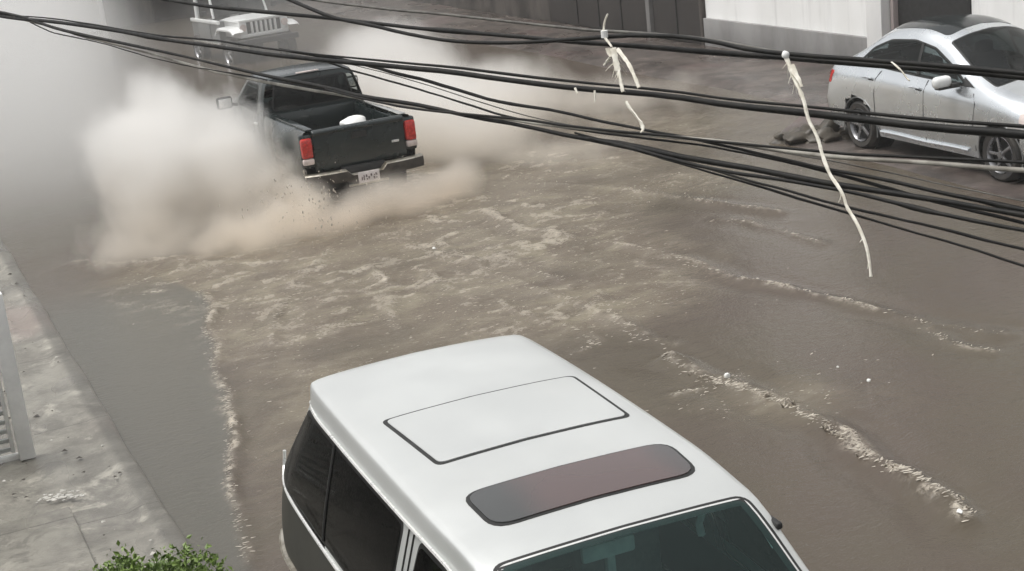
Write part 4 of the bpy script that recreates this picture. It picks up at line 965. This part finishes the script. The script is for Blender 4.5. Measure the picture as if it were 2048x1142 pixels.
    for k, (x, y, z, r) in enumerate([(12.30, 18.15, .06, .27), (12.5, 18.0, .09, .24), (12.1, 18.3, .02, .22), (12.7, 17.85, .03, .20), (12.4, 17.9, .0, .25)]):
        h.blob((x, y, z), (r, r*.9, r*.75), 4, .34, k+3)
    for v in h.bm.verts:
        q = v.co; n = float(fbm(np.array([q.x*9+q.z*5]), np.array([q.y*9-q.z*4]), 4, 3)[0]); q.z = q.z*(.35+.75*n); q.x += (n-.5)*.16
    o = h.build('mud_heap', mat('dark_wet_heap', (.075, .062, .045), .5, col2=(.04, .034, .026), bump=.5, bscale=20)); tag(o, 'dark slumped muddy heap on the ground behind the silver sedan\'s rear wheel', 'heap')
    # faded red paint on the far pavement
    for k, (x, y, w, l) in enumerate([(14.9, 27.2, .9, .35), (13.6, 33.0, .8, .5)]):
        pass

# ================================================================== cables and the plastic tied to them
def cables():
    for i, (lab, dia, mm, pts) in enumerate(CABLES):
        P = np.array(pts); t = np.concatenate([[0], np.cumsum(np.linalg.norm(np.diff(P, axis=0), axis=1))])
        Q = pchip(t, P, np.linspace(0, t[-1], 90))
        rn = np.random.default_rng(i); w = np.cumsum(rn.normal(0, 1, (90, 3)), 0); w -= np.linspace(0, 1, 90)[:, None]*w[-1]
        Q = Q+w*.0007
        rr = dia/2*1.05*(1+.10*np.convolve(rn.normal(0, 1, 98), np.ones(9)/3, 'valid'))
        for _ in range(2 if dia > .01 else 0):
            c = int(rn.integers(8, 80)); rr[c:c+2] *= 1.4
        o = MB().tube([tuple(q) for q in Q], [float(max(dia*.3, v)) for v in rr], 8).build('power_cable', M[mm], ang=60)
        tag(o, lab, 'cable', 'cables strung across the street')
    def ribbon(b, pts, w0, w1, flat=.35, n=6):
        N = len(pts); P = pchip(np.arange(N), np.array(pts), np.linspace(0, N-1, N*3))
        m = len(P); rn = random.Random(int(1e4*abs(pts[0][0]))); ph = rn.uniform(-.6, .6); prev = None
        for i in range(m):          # a limp flat tape that twists slowly
            T = Vector(P[min(i+1, m-1)]-P[max(i-1, 0)]).normalized(); A = T.cross(Vector((.38, .92, 0))).normalized(); Bv = T.cross(A)
            ph += rn.gauss(0, .22); ph *= .96; w = (w0+(w1-w0)*i/(m-1))*(1+.22*rn.gauss(0, 1)*.5)*.95; th = .0018
            d = A*math.cos(ph)+Bv*math.sin(ph); e = T.cross(d); c = Vector(P[i])
            ring = [b.bm.verts.new(c+d*w+e*th), b.bm.verts.new(c+e*th*2.2), b.bm.verts.new(c-d*w+e*th), b.bm.verts.new(c-d*w-e*th), b.bm.verts.new(c-e*th*.2), b.bm.verts.new(c+d*w-e*th)]
            if prev:
                for q in range(6): b.bm.faces.new((prev[q], prev[(q+1) % 6], ring[(q+1) % 6], ring[q]))
            else: b.bm.faces.new(ring[::-1])
            prev = ring
        b.bm.faces.new(prev); return b
    def fray(b, pts, n, l, seed):
        rn = random.Random(seed)
        for _ in range(n):
            i = rn.randrange(len(pts)-1); p = Vector(pts[i]).lerp(Vector(pts[i+1]), rn.random()); d = Vector((rn.gauss(0, 1), rn.gauss(0, .4), rn.gauss(-.8, .5))).normalized()
            k = l*rn.uniform(.4, 1.2); b.tube([tuple(p), tuple(p+d*k*.5+Vector((0, 0, -.1*k))), tuple(p+d*k+Vector((0, 0, -.35*k)))], [.0022, .0014, .0007], 4)
    b = MB(); fray(b, T_rag, 7, .045, 1); fray(b, T_rag_end, 3, .03, 2); ribbon(b, T_knot_down, .005, .006); ribbon(b, T_rag, .012, .009); ribbon(b, T_rag_end, .007, .006); ribbon(b, T_rag2, .012, .006); ribbon(b, T_rag_stub, .007, .004)
    o = b.build('plastic_strip', M['strip']); tag(o, 'frayed pale rag of plastic knotted around the upper cables, right of the pickup', 'plastic strip')
    kb = MB().tube([tuple(Vector(T_knot_tail[-1])+Vector((0, .0, .012))), tuple(Vector(T_knot_tail[-1])-Vector((0, 0, .012)))], .012, 10)
    kb.build('knot', M['white_plastic'], o)
    o = ribbon(MB(), T_knot_tail, .003, .006).build('plastic_strip', M['strip']); tag(o, 'thin pale wisp of plastic sticking up from the knot on the top cables', 'plastic strip')
    o = ribbon(MB(), T_tail, .007, .006).build('plastic_strip', M['strip']); tag(o, 'short pale strip slanting down beside the frayed rag on the upper cables', 'plastic strip')
    o = ribbon(MB(), T_lower, .006, .009).build('plastic_strip', M['strip']); tag(o, 'curved pale strip hooked on the pale grey cable below the frayed rag', 'plastic strip')
    b = ribbon(MB(), T_long, .0066, .0042); ribbon(b, T_flap, .010, .004); fray(b, T_long[:6], 7, .035, 4); fray(b, T_long[12:], 5, .022, 6)
    o = b.build('plastic_strip', M['strip']); tag(o, 'longest pale plastic strip, hanging across all cables down to the brown water', 'plastic strip')
    MB().blob(tuple(Vector(T_long[0])+Vector((0, 0, .004))), (.013, .012, .013), 2, .1, 1).build('knot', M['white_plastic'], o)
    o = ribbon(MB(), T_wire, .0022, .0022, 1).build('wire_end', M['strip']); tag(o, 'thin loose wire end curling down in front of the silver sedan\'s window', 'wire end')
    o = ribbon(MB(), T_drip1, .004, .003).build('plastic_strip', M['strip']); tag(o, 'tiny pale scrap under the cable pair, left of the other tiny scrap', 'plastic scrap')
    o = ribbon(MB(), T_drip2, .004, .003).build('plastic_strip', M['strip']); tag(o, 'tiny pale scrap dangling under the cable pair, nearest the frayed rag', 'plastic scrap')

def pavement_litter():
    rn = random.Random(21); m = MB(); w = MB()
    for _ in range(170):
        y = rn.uniform(8.5, 22); x = rn.uniform(.2, 1.42); z = .078; l = rn.choice([.006, .010, .014, .022, .035]); a = rn.uniform(0, 3.14)
        b = m if rn.random() < .72 else w
        c = [(x+l*math.cos(a+t)*(1 if q % 2 else .5), y+l*math.sin(a+t)*(1 if q % 2 else .5), z) for q, t in enumerate((0, 1.1, 2.0, 3.1, 4.2, 5.2))]
        vs = [b.bm.verts.new(q) for q in c]; tp = b.bm.verts.new((x, y, z+l*.4))
        for q in range(6): b.bm.faces.new((vs[q], vs[(q+1) % 6], tp))
    o = m.build('wet_grit', mat('grit', (.06, .05, .04), .6)); tag(o, 'dark grit and leaf scraps strewn over the wet near pavement', 'grit', kind='stuff')
    for k in range(60):
        t = k/59; x, y = .74+.28*t+rn.gauss(0, .01), 11.75-.12*t+rn.gauss(0, .03); r = rn.uniform(.005, .016)
        w.blob((x+rn.gauss(0, .03), y+rn.gauss(0, .03), .074), (r*1.5, r*.8, r*.35), 1, .3, k)
    for k in range(26):
        t = k/25; r = rn.uniform(.006, .012); w.blob((.50+.05*t, 10.95-.5*t, .075+.05*0), (r, r*1.8, r*.8), 1, .3, k)
    o = w.build('pavement_foam', mat('pale_foam', (.62, .60, .55), .35)); tag(o, 'pale foam and scraps washed along the near pavement', 'foam', kind='stuff')

# ================================================================== shrub at the lower left
def shrub():
    c = Vector((.86, 7.2, 0)); root = empty('shrub', (c.x, c.y, .05)); tag(root, 'bushy green shrub poking up at the bottom left beside the pavement', 'shrub')
    lm = bpy.data.materials.new('leaf_green'); t = NT(lm); o = t.obj()
    b = t.bsdf(Base_Color=t.mix(t.ramp(t.noise(5, 4, .6, o), .35, .65), (.085, .14, .025), (.19, .28, .055)), Roughness=.5)
    b.inputs['Subsurface Weight'].default_value = 0; t.done(b)
    rn = random.Random(5); m = MB()
    for i in range(17000):
        th = rn.uniform(0, 2*math.pi); ph = math.acos(rn.uniform(-.55, 1)); k = rn.uniform(.3, 1)**.4*rn.choice([1, 1, 1.04, 1.1])
        lump = 1+.22*math.sin(3*th+1)*math.sin(2*ph)+.12*math.sin(7*th+2*ph)
        p = Vector((.36*k*lump*math.sin(ph)*math.cos(th), .42*k*lump*math.sin(ph)*math.sin(th), 1.46-.55+.38*k*lump*math.cos(ph)))
        d = Vector((rn.gauss(0, 1), rn.gauss(0, 1), rn.gauss(.5, .8))).normalized(); s = d.cross(Vector((rn.gauss(0, 1), rn.gauss(0, 1), rn.gauss(0, 1)))).normalized()
        l = rn.uniform(.018, .042); w = l*.30; n = d.cross(s)*l*.12
        a = [p, p+d*l*.4+s*w+n, p+d*l, p+d*l*.4-s*w+n]
        vs = [m.bm.verts.new(q) for q in a]; m.bm.faces.new((vs[0], vs[1], vs[2])); m.bm.faces.new((vs[0], vs[2], vs[3]))
    m.build('foliage', lm, root, smooth=False, fix=False)
    tr = MB().tube([(0, 0, -.1), (.03, .02, .4), (0, .04, .8)], [.045, .035, .02], 8)
    for k in range(7):
        a = k*.9; tr.tube([(.02, .02, .3+.06*k), (.2*math.cos(a), .2*math.sin(a), 1.2-.6+.05*k), (.38*math.cos(a), .38*math.sin(a), .9+.05*k)], [.018, .012, .005], 6)
    tr.build('stem', mat('bark', (.09, .07, .05), .85, bump=.4), root)

# ================================================================== foam, droplets, litter
def foam_bits():
    rn = random.Random(11); m = MB(); pts = []
    for k, n in dict(A=200, B=330, C=80, D=80, D2=420, D3=50, E=60, E2=50, F=50, G=30, H=60, I=40, J=90, K=80, L=40, N=80).items():
        P = CREST[k]; L_ = [math.dist(P[i], P[i+1]) for i in range(len(P)-1)]
        for _ in range(n):
            r = rn.uniform(0, sum(L_)); i = 0
            while i < len(L_)-1 and r > L_[i]: r -= L_[i]; i += 1
            t = min(1, r/L_[i]); x = P[i][0]+(P[i+1][0]-P[i][0])*t; y = P[i][1]+(P[i+1][1]-P[i][1])*t
            pts.append((x+rn.gauss(0, .03), y+rn.gauss(0, .045), 1 if k not in ('D2', 'H') else 1.3))
    while len(pts) < 3000:
        x, y, rx, ry, rot, k = TURB[rn.randrange(9)]
        if rn.random() > k: continue
        pts.append((x+rn.gauss(0, .6)*rx, y+rn.gauss(0, .6)*ry, .85))  # flecks over the churn also stand in for glints, painted as foam
    XY = np.array([(p[0], p[1]) for p in pts]); h, _, _, _ = wave_field(XY[:, 0], XY[:, 1])
    for (x, y, s), z in zip(pts, h):
        l = s*rn.choice([.005, .007, .009, .011, .014, .02]); a = rn.gauss(0, .35)
        n = 6; c = []
        for q in range(n):
            t = q*2*math.pi/n; u, v = 1.5*l*math.cos(t)*rn.uniform(.6, 1.2), l*.34*math.sin(t)*rn.uniform(.6, 1.2)
            c.append((x+u*math.cos(a)-v*math.sin(a), y+u*math.sin(a)+v*math.cos(a), z+.002))
        top = m.bm.verts.new((x, y, z+l*.25)); ring = [m.bm.verts.new(q) for q in c]
        for q in range(n): m.bm.faces.new((ring[q], ring[(q+1) % n], top))
    # torn lips and little spurts along the breaking crests
    sp_m = MB()
    def spurt(x, y, n, hgt, spread):
        z = float(wave_field(np.array([x]), np.array([y]))[0][0])
        for _ in range(n):
            a = rn.uniform(0, 6.28); d = rn.uniform(.2, 1)*spread; px, py = x+rn.gauss(0, spread*.6), y+rn.gauss(0, spread*.35); hh = hgt*rn.uniform(.25, 1)
            sp_m.tube([(px, py, z-.01), (px+math.cos(a)*d*.3, py+math.sin(a)*d*.3, z+hh*.6), (px+math.cos(a)*d*.7, py+math.sin(a)*d*.7, z+hh)], [.009, .006, .0015], 5)
    for k, n, hgt, sp in (('D2', 16, .016, .04),):
        P = CREST[k]
        for q in range(n):
            i = rn.randrange(len(P)-1); t = rn.random(); big = 2.0 if k == 'D2' and i in (3, 4, 5) else 1
            spurt(P[i][0]+(P[i+1][0]-P[i][0])*t, P[i][1]+(P[i+1][1]-P[i][1])*t, int(5*big), hgt*big*rn.uniform(.4, 1.1), sp*big)
    o = sp_m.build('torn_crests', mat('muddy_crest', (.36, .32, .26), .25, col2=(.20, .17, .135), scale=18)); tag(o, 'torn muddy lips of water along the breaking wave lines', 'wave crests', kind='stuff')
    o = m.build('foam_glint_flecks', mat('foam', (.58, .53, .45), .35, col2=(.36, .32, .26), scale=30)); tag(o, 'pale flecks of foam and painted glints on the ripples of the floodwater', 'foam', kind='stuff')
    # low torn crests of water along the strongest wave lines
    d = MB(); rn = random.Random(3)
    for i in range(260):
        q = rn.random()
        if q < .85: x, y, z = 5.15+rn.gauss(0, .35), 19.0+rn.gauss(0, .5), abs(rn.gauss(.25, .22))
        elif q < .95: x, y, z = 7.6+rn.gauss(.4, .9), 20+rn.gauss(0, 1.2), abs(rn.gauss(.2, .25))
        elif q < 2: x, y, z = 6.1+rn.gauss(0, .9), 18.6+rn.gauss(0, .5), abs(rn.gauss(.1, .15))
        else: x, y, z = 3.4+rn.gauss(0, .8), 20+rn.gauss(0, 1.2), abs(rn.gauss(1., .6))
        r = rn.choice([.004, .006, .008, .011]); st = rn.uniform(1, 3)
        t = bmesh.new(); bmesh.ops.create_icosphere(t, subdivisions=1, radius=r)
        bmesh.ops.transform(t, matrix=Matrix.Translation((x, y, z)) @ Matrix.Rotation(rn.uniform(-.6, .6), 4, 'Y') @ Matrix.Diagonal((1, 1, st, 1)), verts=t.verts)
        off = len(d.bm.verts)
        vs = [d.bm.verts.new(v.co) for v in t.verts]
        for f in t.faces: d.bm.faces.new([vs[v.index] for v in f.verts])
        t.free()
    o = d.build('water_droplets', mat('muddy_droplet', (.6, .56, .5), .2, col2=(.4, .36, .3))); tag(o, 'muddy droplets flying around the pickup in the spray', 'droplets', kind='stuff')
    lit = [((6.31, 10.70), .024, 'box', 'small white carton floating on the crest of the wave right of the minivan'),
           ((7.17, 9.89), .016, 'blob', 'white scrap floating alone on the smooth brown water at the right'),
           ((7.17, 10.32), .011, 'blob', 'smaller white speck floating just beyond the lone white scrap'),
           ((6.10, 7.48), .018, 'blob', 'white scrap bobbing at the near end of the wave at the lower right'),
           ((5.99, 16.75), .020, 'blob', 'white ball floating in the churned water behind the pickup')]
    for k, ((x, y), r, kind, lab) in enumerate(lit):
        h, _, _, _ = wave_field(np.array([x]), np.array([y]))
        b = MB()
        if kind == 'box': b.box((0, 0, r*.6), (r*2, r*1.3, r*1.3), .006).box((0, 0, r*1.35), (r*1.2, r*1.3, .01), .003)
        else: b.blob((0, 0, r*.4), (r*1.4, r, r*.8), 2, .2, k)
        o = b.build('litter', M['white_plastic']); o.location = (x, y, float(h[0])); o.rotation_euler = (0, 0, .4*k); tag(o, lab, 'litter')
# ================================================================== spray, mist, haze (volumes)
def spray(name, lab, blobs, dens, c_lo, c_hi, z0, z1, nscale, k, thr, aniso=.15, stretch=(1, 1, .6)):
    lo = np.min([np.array(c)-np.array(r) for c, r, w in blobs], 0)-.05; hi = np.max([np.array(c)+np.array(r) for c, r, w in blobs], 0)+.05
    lo[2] = max(lo[2], -.15)
    o = MB().box(tuple((lo+hi)/2), tuple(hi-lo)).build(name, (m := bpy.data.materials.new(name)), smooth=False)
    t = NT(m); P = t.obj(); S = None
    nw = t.n('ShaderNodeTexNoise'); nw.inputs['Scale'].default_value = nscale*.55; nw.inputs['Detail'].default_value = 2; t.l(P, nw.inputs['Vector'])
    vm = t.n('ShaderNodeVectorMath', operation='SUBTRACT'); t.l(nw.outputs['Color'], vm.inputs[0]); vm.inputs[1].default_value = (.5, .5, .5)
    vs = t.n('ShaderNodeVectorMath', operation='SCALE'); t.l(vm.outputs[0], vs.inputs[0]); vs.inputs['Scale'].default_value = .9
    va = t.n('ShaderNodeVectorMath', operation='ADD'); t.l(P, va.inputs[0]); t.l(vs.outputs[0], va.inputs[1])
    for c, r, w in blobs:
        a = t.n('ShaderNodeVectorMath', operation='SUBTRACT'); t.l(va.outputs[0], a.inputs[0]); a.inputs[1].default_value = c
        b = t.n('ShaderNodeVectorMath', operation='DIVIDE'); t.l(a.outputs[0], b.inputs[0]); b.inputs[1].default_value = r
        l = t.n('ShaderNodeVectorMath', operation='LENGTH'); t.l(b.outputs[0], l.inputs[0])
        v = t.ramp(l.outputs['Value'], .15, 1.0, w, 0)
        S = v if S is None else t.math('ADD', S, v)
    n = t.noise(nscale, 4, .62, t.scaled(P, stretch))
    d = t.math('ADD', S, t.math('MULTIPLY', t.math('SUBTRACT', n, .5), k))
    d = t.math('MULTIPLY', t.math('MAXIMUM', t.math('SUBTRACT', d, thr), 0), dens)
    # nothing where the blobs end
    d = t.math('MULTIPLY', d, t.ramp(S, .0, .12))
    sp = t.n('ShaderNodeSeparateXYZ'); t.l(P, sp.inputs[0])
    col = t.mix(t.ramp(sp.outputs[2], z0, z1), c_lo, c_hi)
    v = t.n('ShaderNodeVolumePrincipled'); t.l(col, v.inputs['Color']); t.l(d, v.inputs['Density']); v.inputs['Anisotropy'].default_value = aniso
    t.l(v.outputs[0], t.out.inputs['Volume'])
    tag(o, lab, 'spray', kind='stuff'); return o

def air():
    W = (.985, .975, .955); BR = (.935, .885, .81)
    spray('water_spray', 'tall white and muddy spray thrown up on the left of the pickup',
          [((3.75, 20.8, .85), (1.15, 2.0, 1.05), 1.0), ((3.35, 21.2, 1.0), (.85, 1.6, .9), .8), ((3.95, 21.8, 1.45), (.75, 1.5, .85), .95), ((4.7, 20.8, 1.05), (.6, 1.3, .7), .6), ((3.2, 20.2, .5), (.85, 1.4, .9), .7),
           ((4.5, 20.3, .5), (.9, 1.4, 1.0), 1.0), ((4.8, 22.8, .6), (.9, 2., 1.0), 1.0), ((3.7, 19.2, .15), (1.5, 1.1, .55), .55), ((2.9, 19.2, .1), (1.1, 1.0, .5), .4)],
          2.9, BR, W, .1, 1.2, 1.9, 1.25, .15, stretch=(1, .8, .45))
    spray('water_spray', 'tan skirt of muddy water thrown from the left rear wheel of the pickup',
          [((5.05, 19.3, .15), (.75, .9, .6), 1.0), ((5.15, 20.3, .3), (.5, 1.0, .75), 1.0), ((4.6, 18.7, .1), (.9, .8, .5), .9), ((5.1, 21.8, .4), (.5, 1.3, .7), .8), ((4.0, 18.5, .05), (.8, .7, .4), .6)],
          3.6, (.915, .85, .755), (.955, .92, .87), .0, .9, 2.6, 1.2, .15, stretch=(1, .6, .5))
    spray('water_spray', 'pale spray thrown up on the right of the pickup across the street',
          [((8.1, 22.6, .6), (1.1, 2.6, 1.0), 1.2), ((8.3, 21.2, .4), (1.3, 2.2, .9), .9), ((9.2, 22.5, .5), (1.6, 2.4, 1.0), .8), ((8.6, 25, .9), (1.6, 2.6, 1.1), .9), ((10.4, 24.5, .4), (1.8, 2.6, .8), .55), ((9.3, 19.8, .1), (1.5, 1.2, .45), .6), ((9.6, 28.5, .6), (2., 3., 1.), .7), ((11.6, 22.5, .25), (1.9, 2.4, .6), .5)],
          1.6, BR, W, .1, 1.1, 1.5, 1.05, .16, stretch=(1, .8, .5))
    spray('water_spray', 'brown mist boiling up behind the rear bumper of the pickup',
          [((6.2, 18.85, .16), (1.35, .75, .46), 1.0), ((7.2, 19.1, .15), (.8, .9, .46), .8), ((5.3, 18.7, .14), (.7, .7, .5), .8)],
          3.2, (.88, .80, .70), (.93, .875, .80), .0, .4, 1.6, .9, .18)
    spray('mist', 'grey mist hanging over the far end of the street',
          [((2.2, 28, 1.4), (3.4, 11, 3.8), 1.5), ((3.2, 42, 2.0), (4.5, 9, 4.5), 1.2), ((9.5, 34, .8), (5, 8, 2.), .3)],
          .20, (.97, .97, .95), (.95, .95, .94), 0, 1, .35, .35, .05)
    h = MB().box((10, 24, 4.2), (70, 72, 11)).build('haze', (m := bpy.data.materials.new('haze')), smooth=False)
    t = NT(m); v = t.n('ShaderNodeVolumePrincipled'); v.inputs['Color'].default_value = (.93, .93, .91, 1); v.inputs['Density'].default_value = .0012
    t.l(v.outputs[0], t.out.inputs['Volume']); tag(h, 'thin pale rain haze over the street', 'haze', kind='stuff')

# ================================================================== light, camera
def light_and_camera():
    w = bpy.data.worlds.new('World'); scene.world = w; w.use_nodes = True; nt = w.node_tree; nt.nodes.clear()
    sky = nt.nodes.new('ShaderNodeTexSky'); sky.sky_type = 'NISHITA'; sky.sun_disc = False
    sky.sun_elevation = math.radians(69); sky.sun_rotation = math.radians(-70); sky.air_density = 1.0; sky.dust_density = 5.0; sky.ozone_density = 1.0
    hs = nt.nodes.new('ShaderNodeHueSaturation'); hs.inputs['Saturation'].default_value = .10
    bg = nt.nodes.new('ShaderNodeBackground'); bg.inputs['Strength'].default_value = .12; out = nt.nodes.new('ShaderNodeOutputWorld')
    nt.links.new(sky.outputs[0], hs.inputs['Color']); nt.links.new(hs.outputs[0], bg.inputs[0]); nt.links.new(bg.outputs[0], out.inputs[0])
    l = bpy.data.lights.new('sun', 'SUN'); l.energy = 1.0; l.angle = math.radians(25); l.color = (1, .97, .92)
    o = bpy.data.objects.new('sun', l); COL.objects.link(o)
    # sun_rotation is measured from +Y towards +X
    el, ro = math.radians(69), math.radians(-70)
    d = Vector((math.sin(ro)*math.cos(el), math.cos(ro)*math.cos(el), math.sin(el)))
    o.rotation_euler = d.to_track_quat('Z', 'Y').to_euler()
    c = bpy.data.cameras.new('camera'); c.lens = LENS; c.sensor_width = 36; c.clip_start = .05; c.clip_end = 600
    co = bpy.data.objects.new('camera', c); COL.objects.link(co)
    m = Matrix([r+[0] for r in CAM_ROT]+[[0, 0, 0, 1]]); m.translation = Vector(CAM_LOC); co.matrix_world = m
    scene.camera = co
    vs = scene.view_settings; vs.view_transform = 'Standard'; vs.look = 'None'; vs.gamma = 1; vs.use_curve_mapping = False; vs.exposure = EXPOSURE
    cy = scene.cycles; cy.volume_bounces = 5; cy.max_bounces = 10; cy.transparent_max_bounces = 12; cy.volume_step_rate = 2.0; cy.use_denoising = True

EXPOSURE = .6
make_water(); setting(); make_van(); make_pickup(); make_sedan(); make_jeep(); cables(); shrub(); foam_bits(); pavement_litter()
air()
light_and_camera()
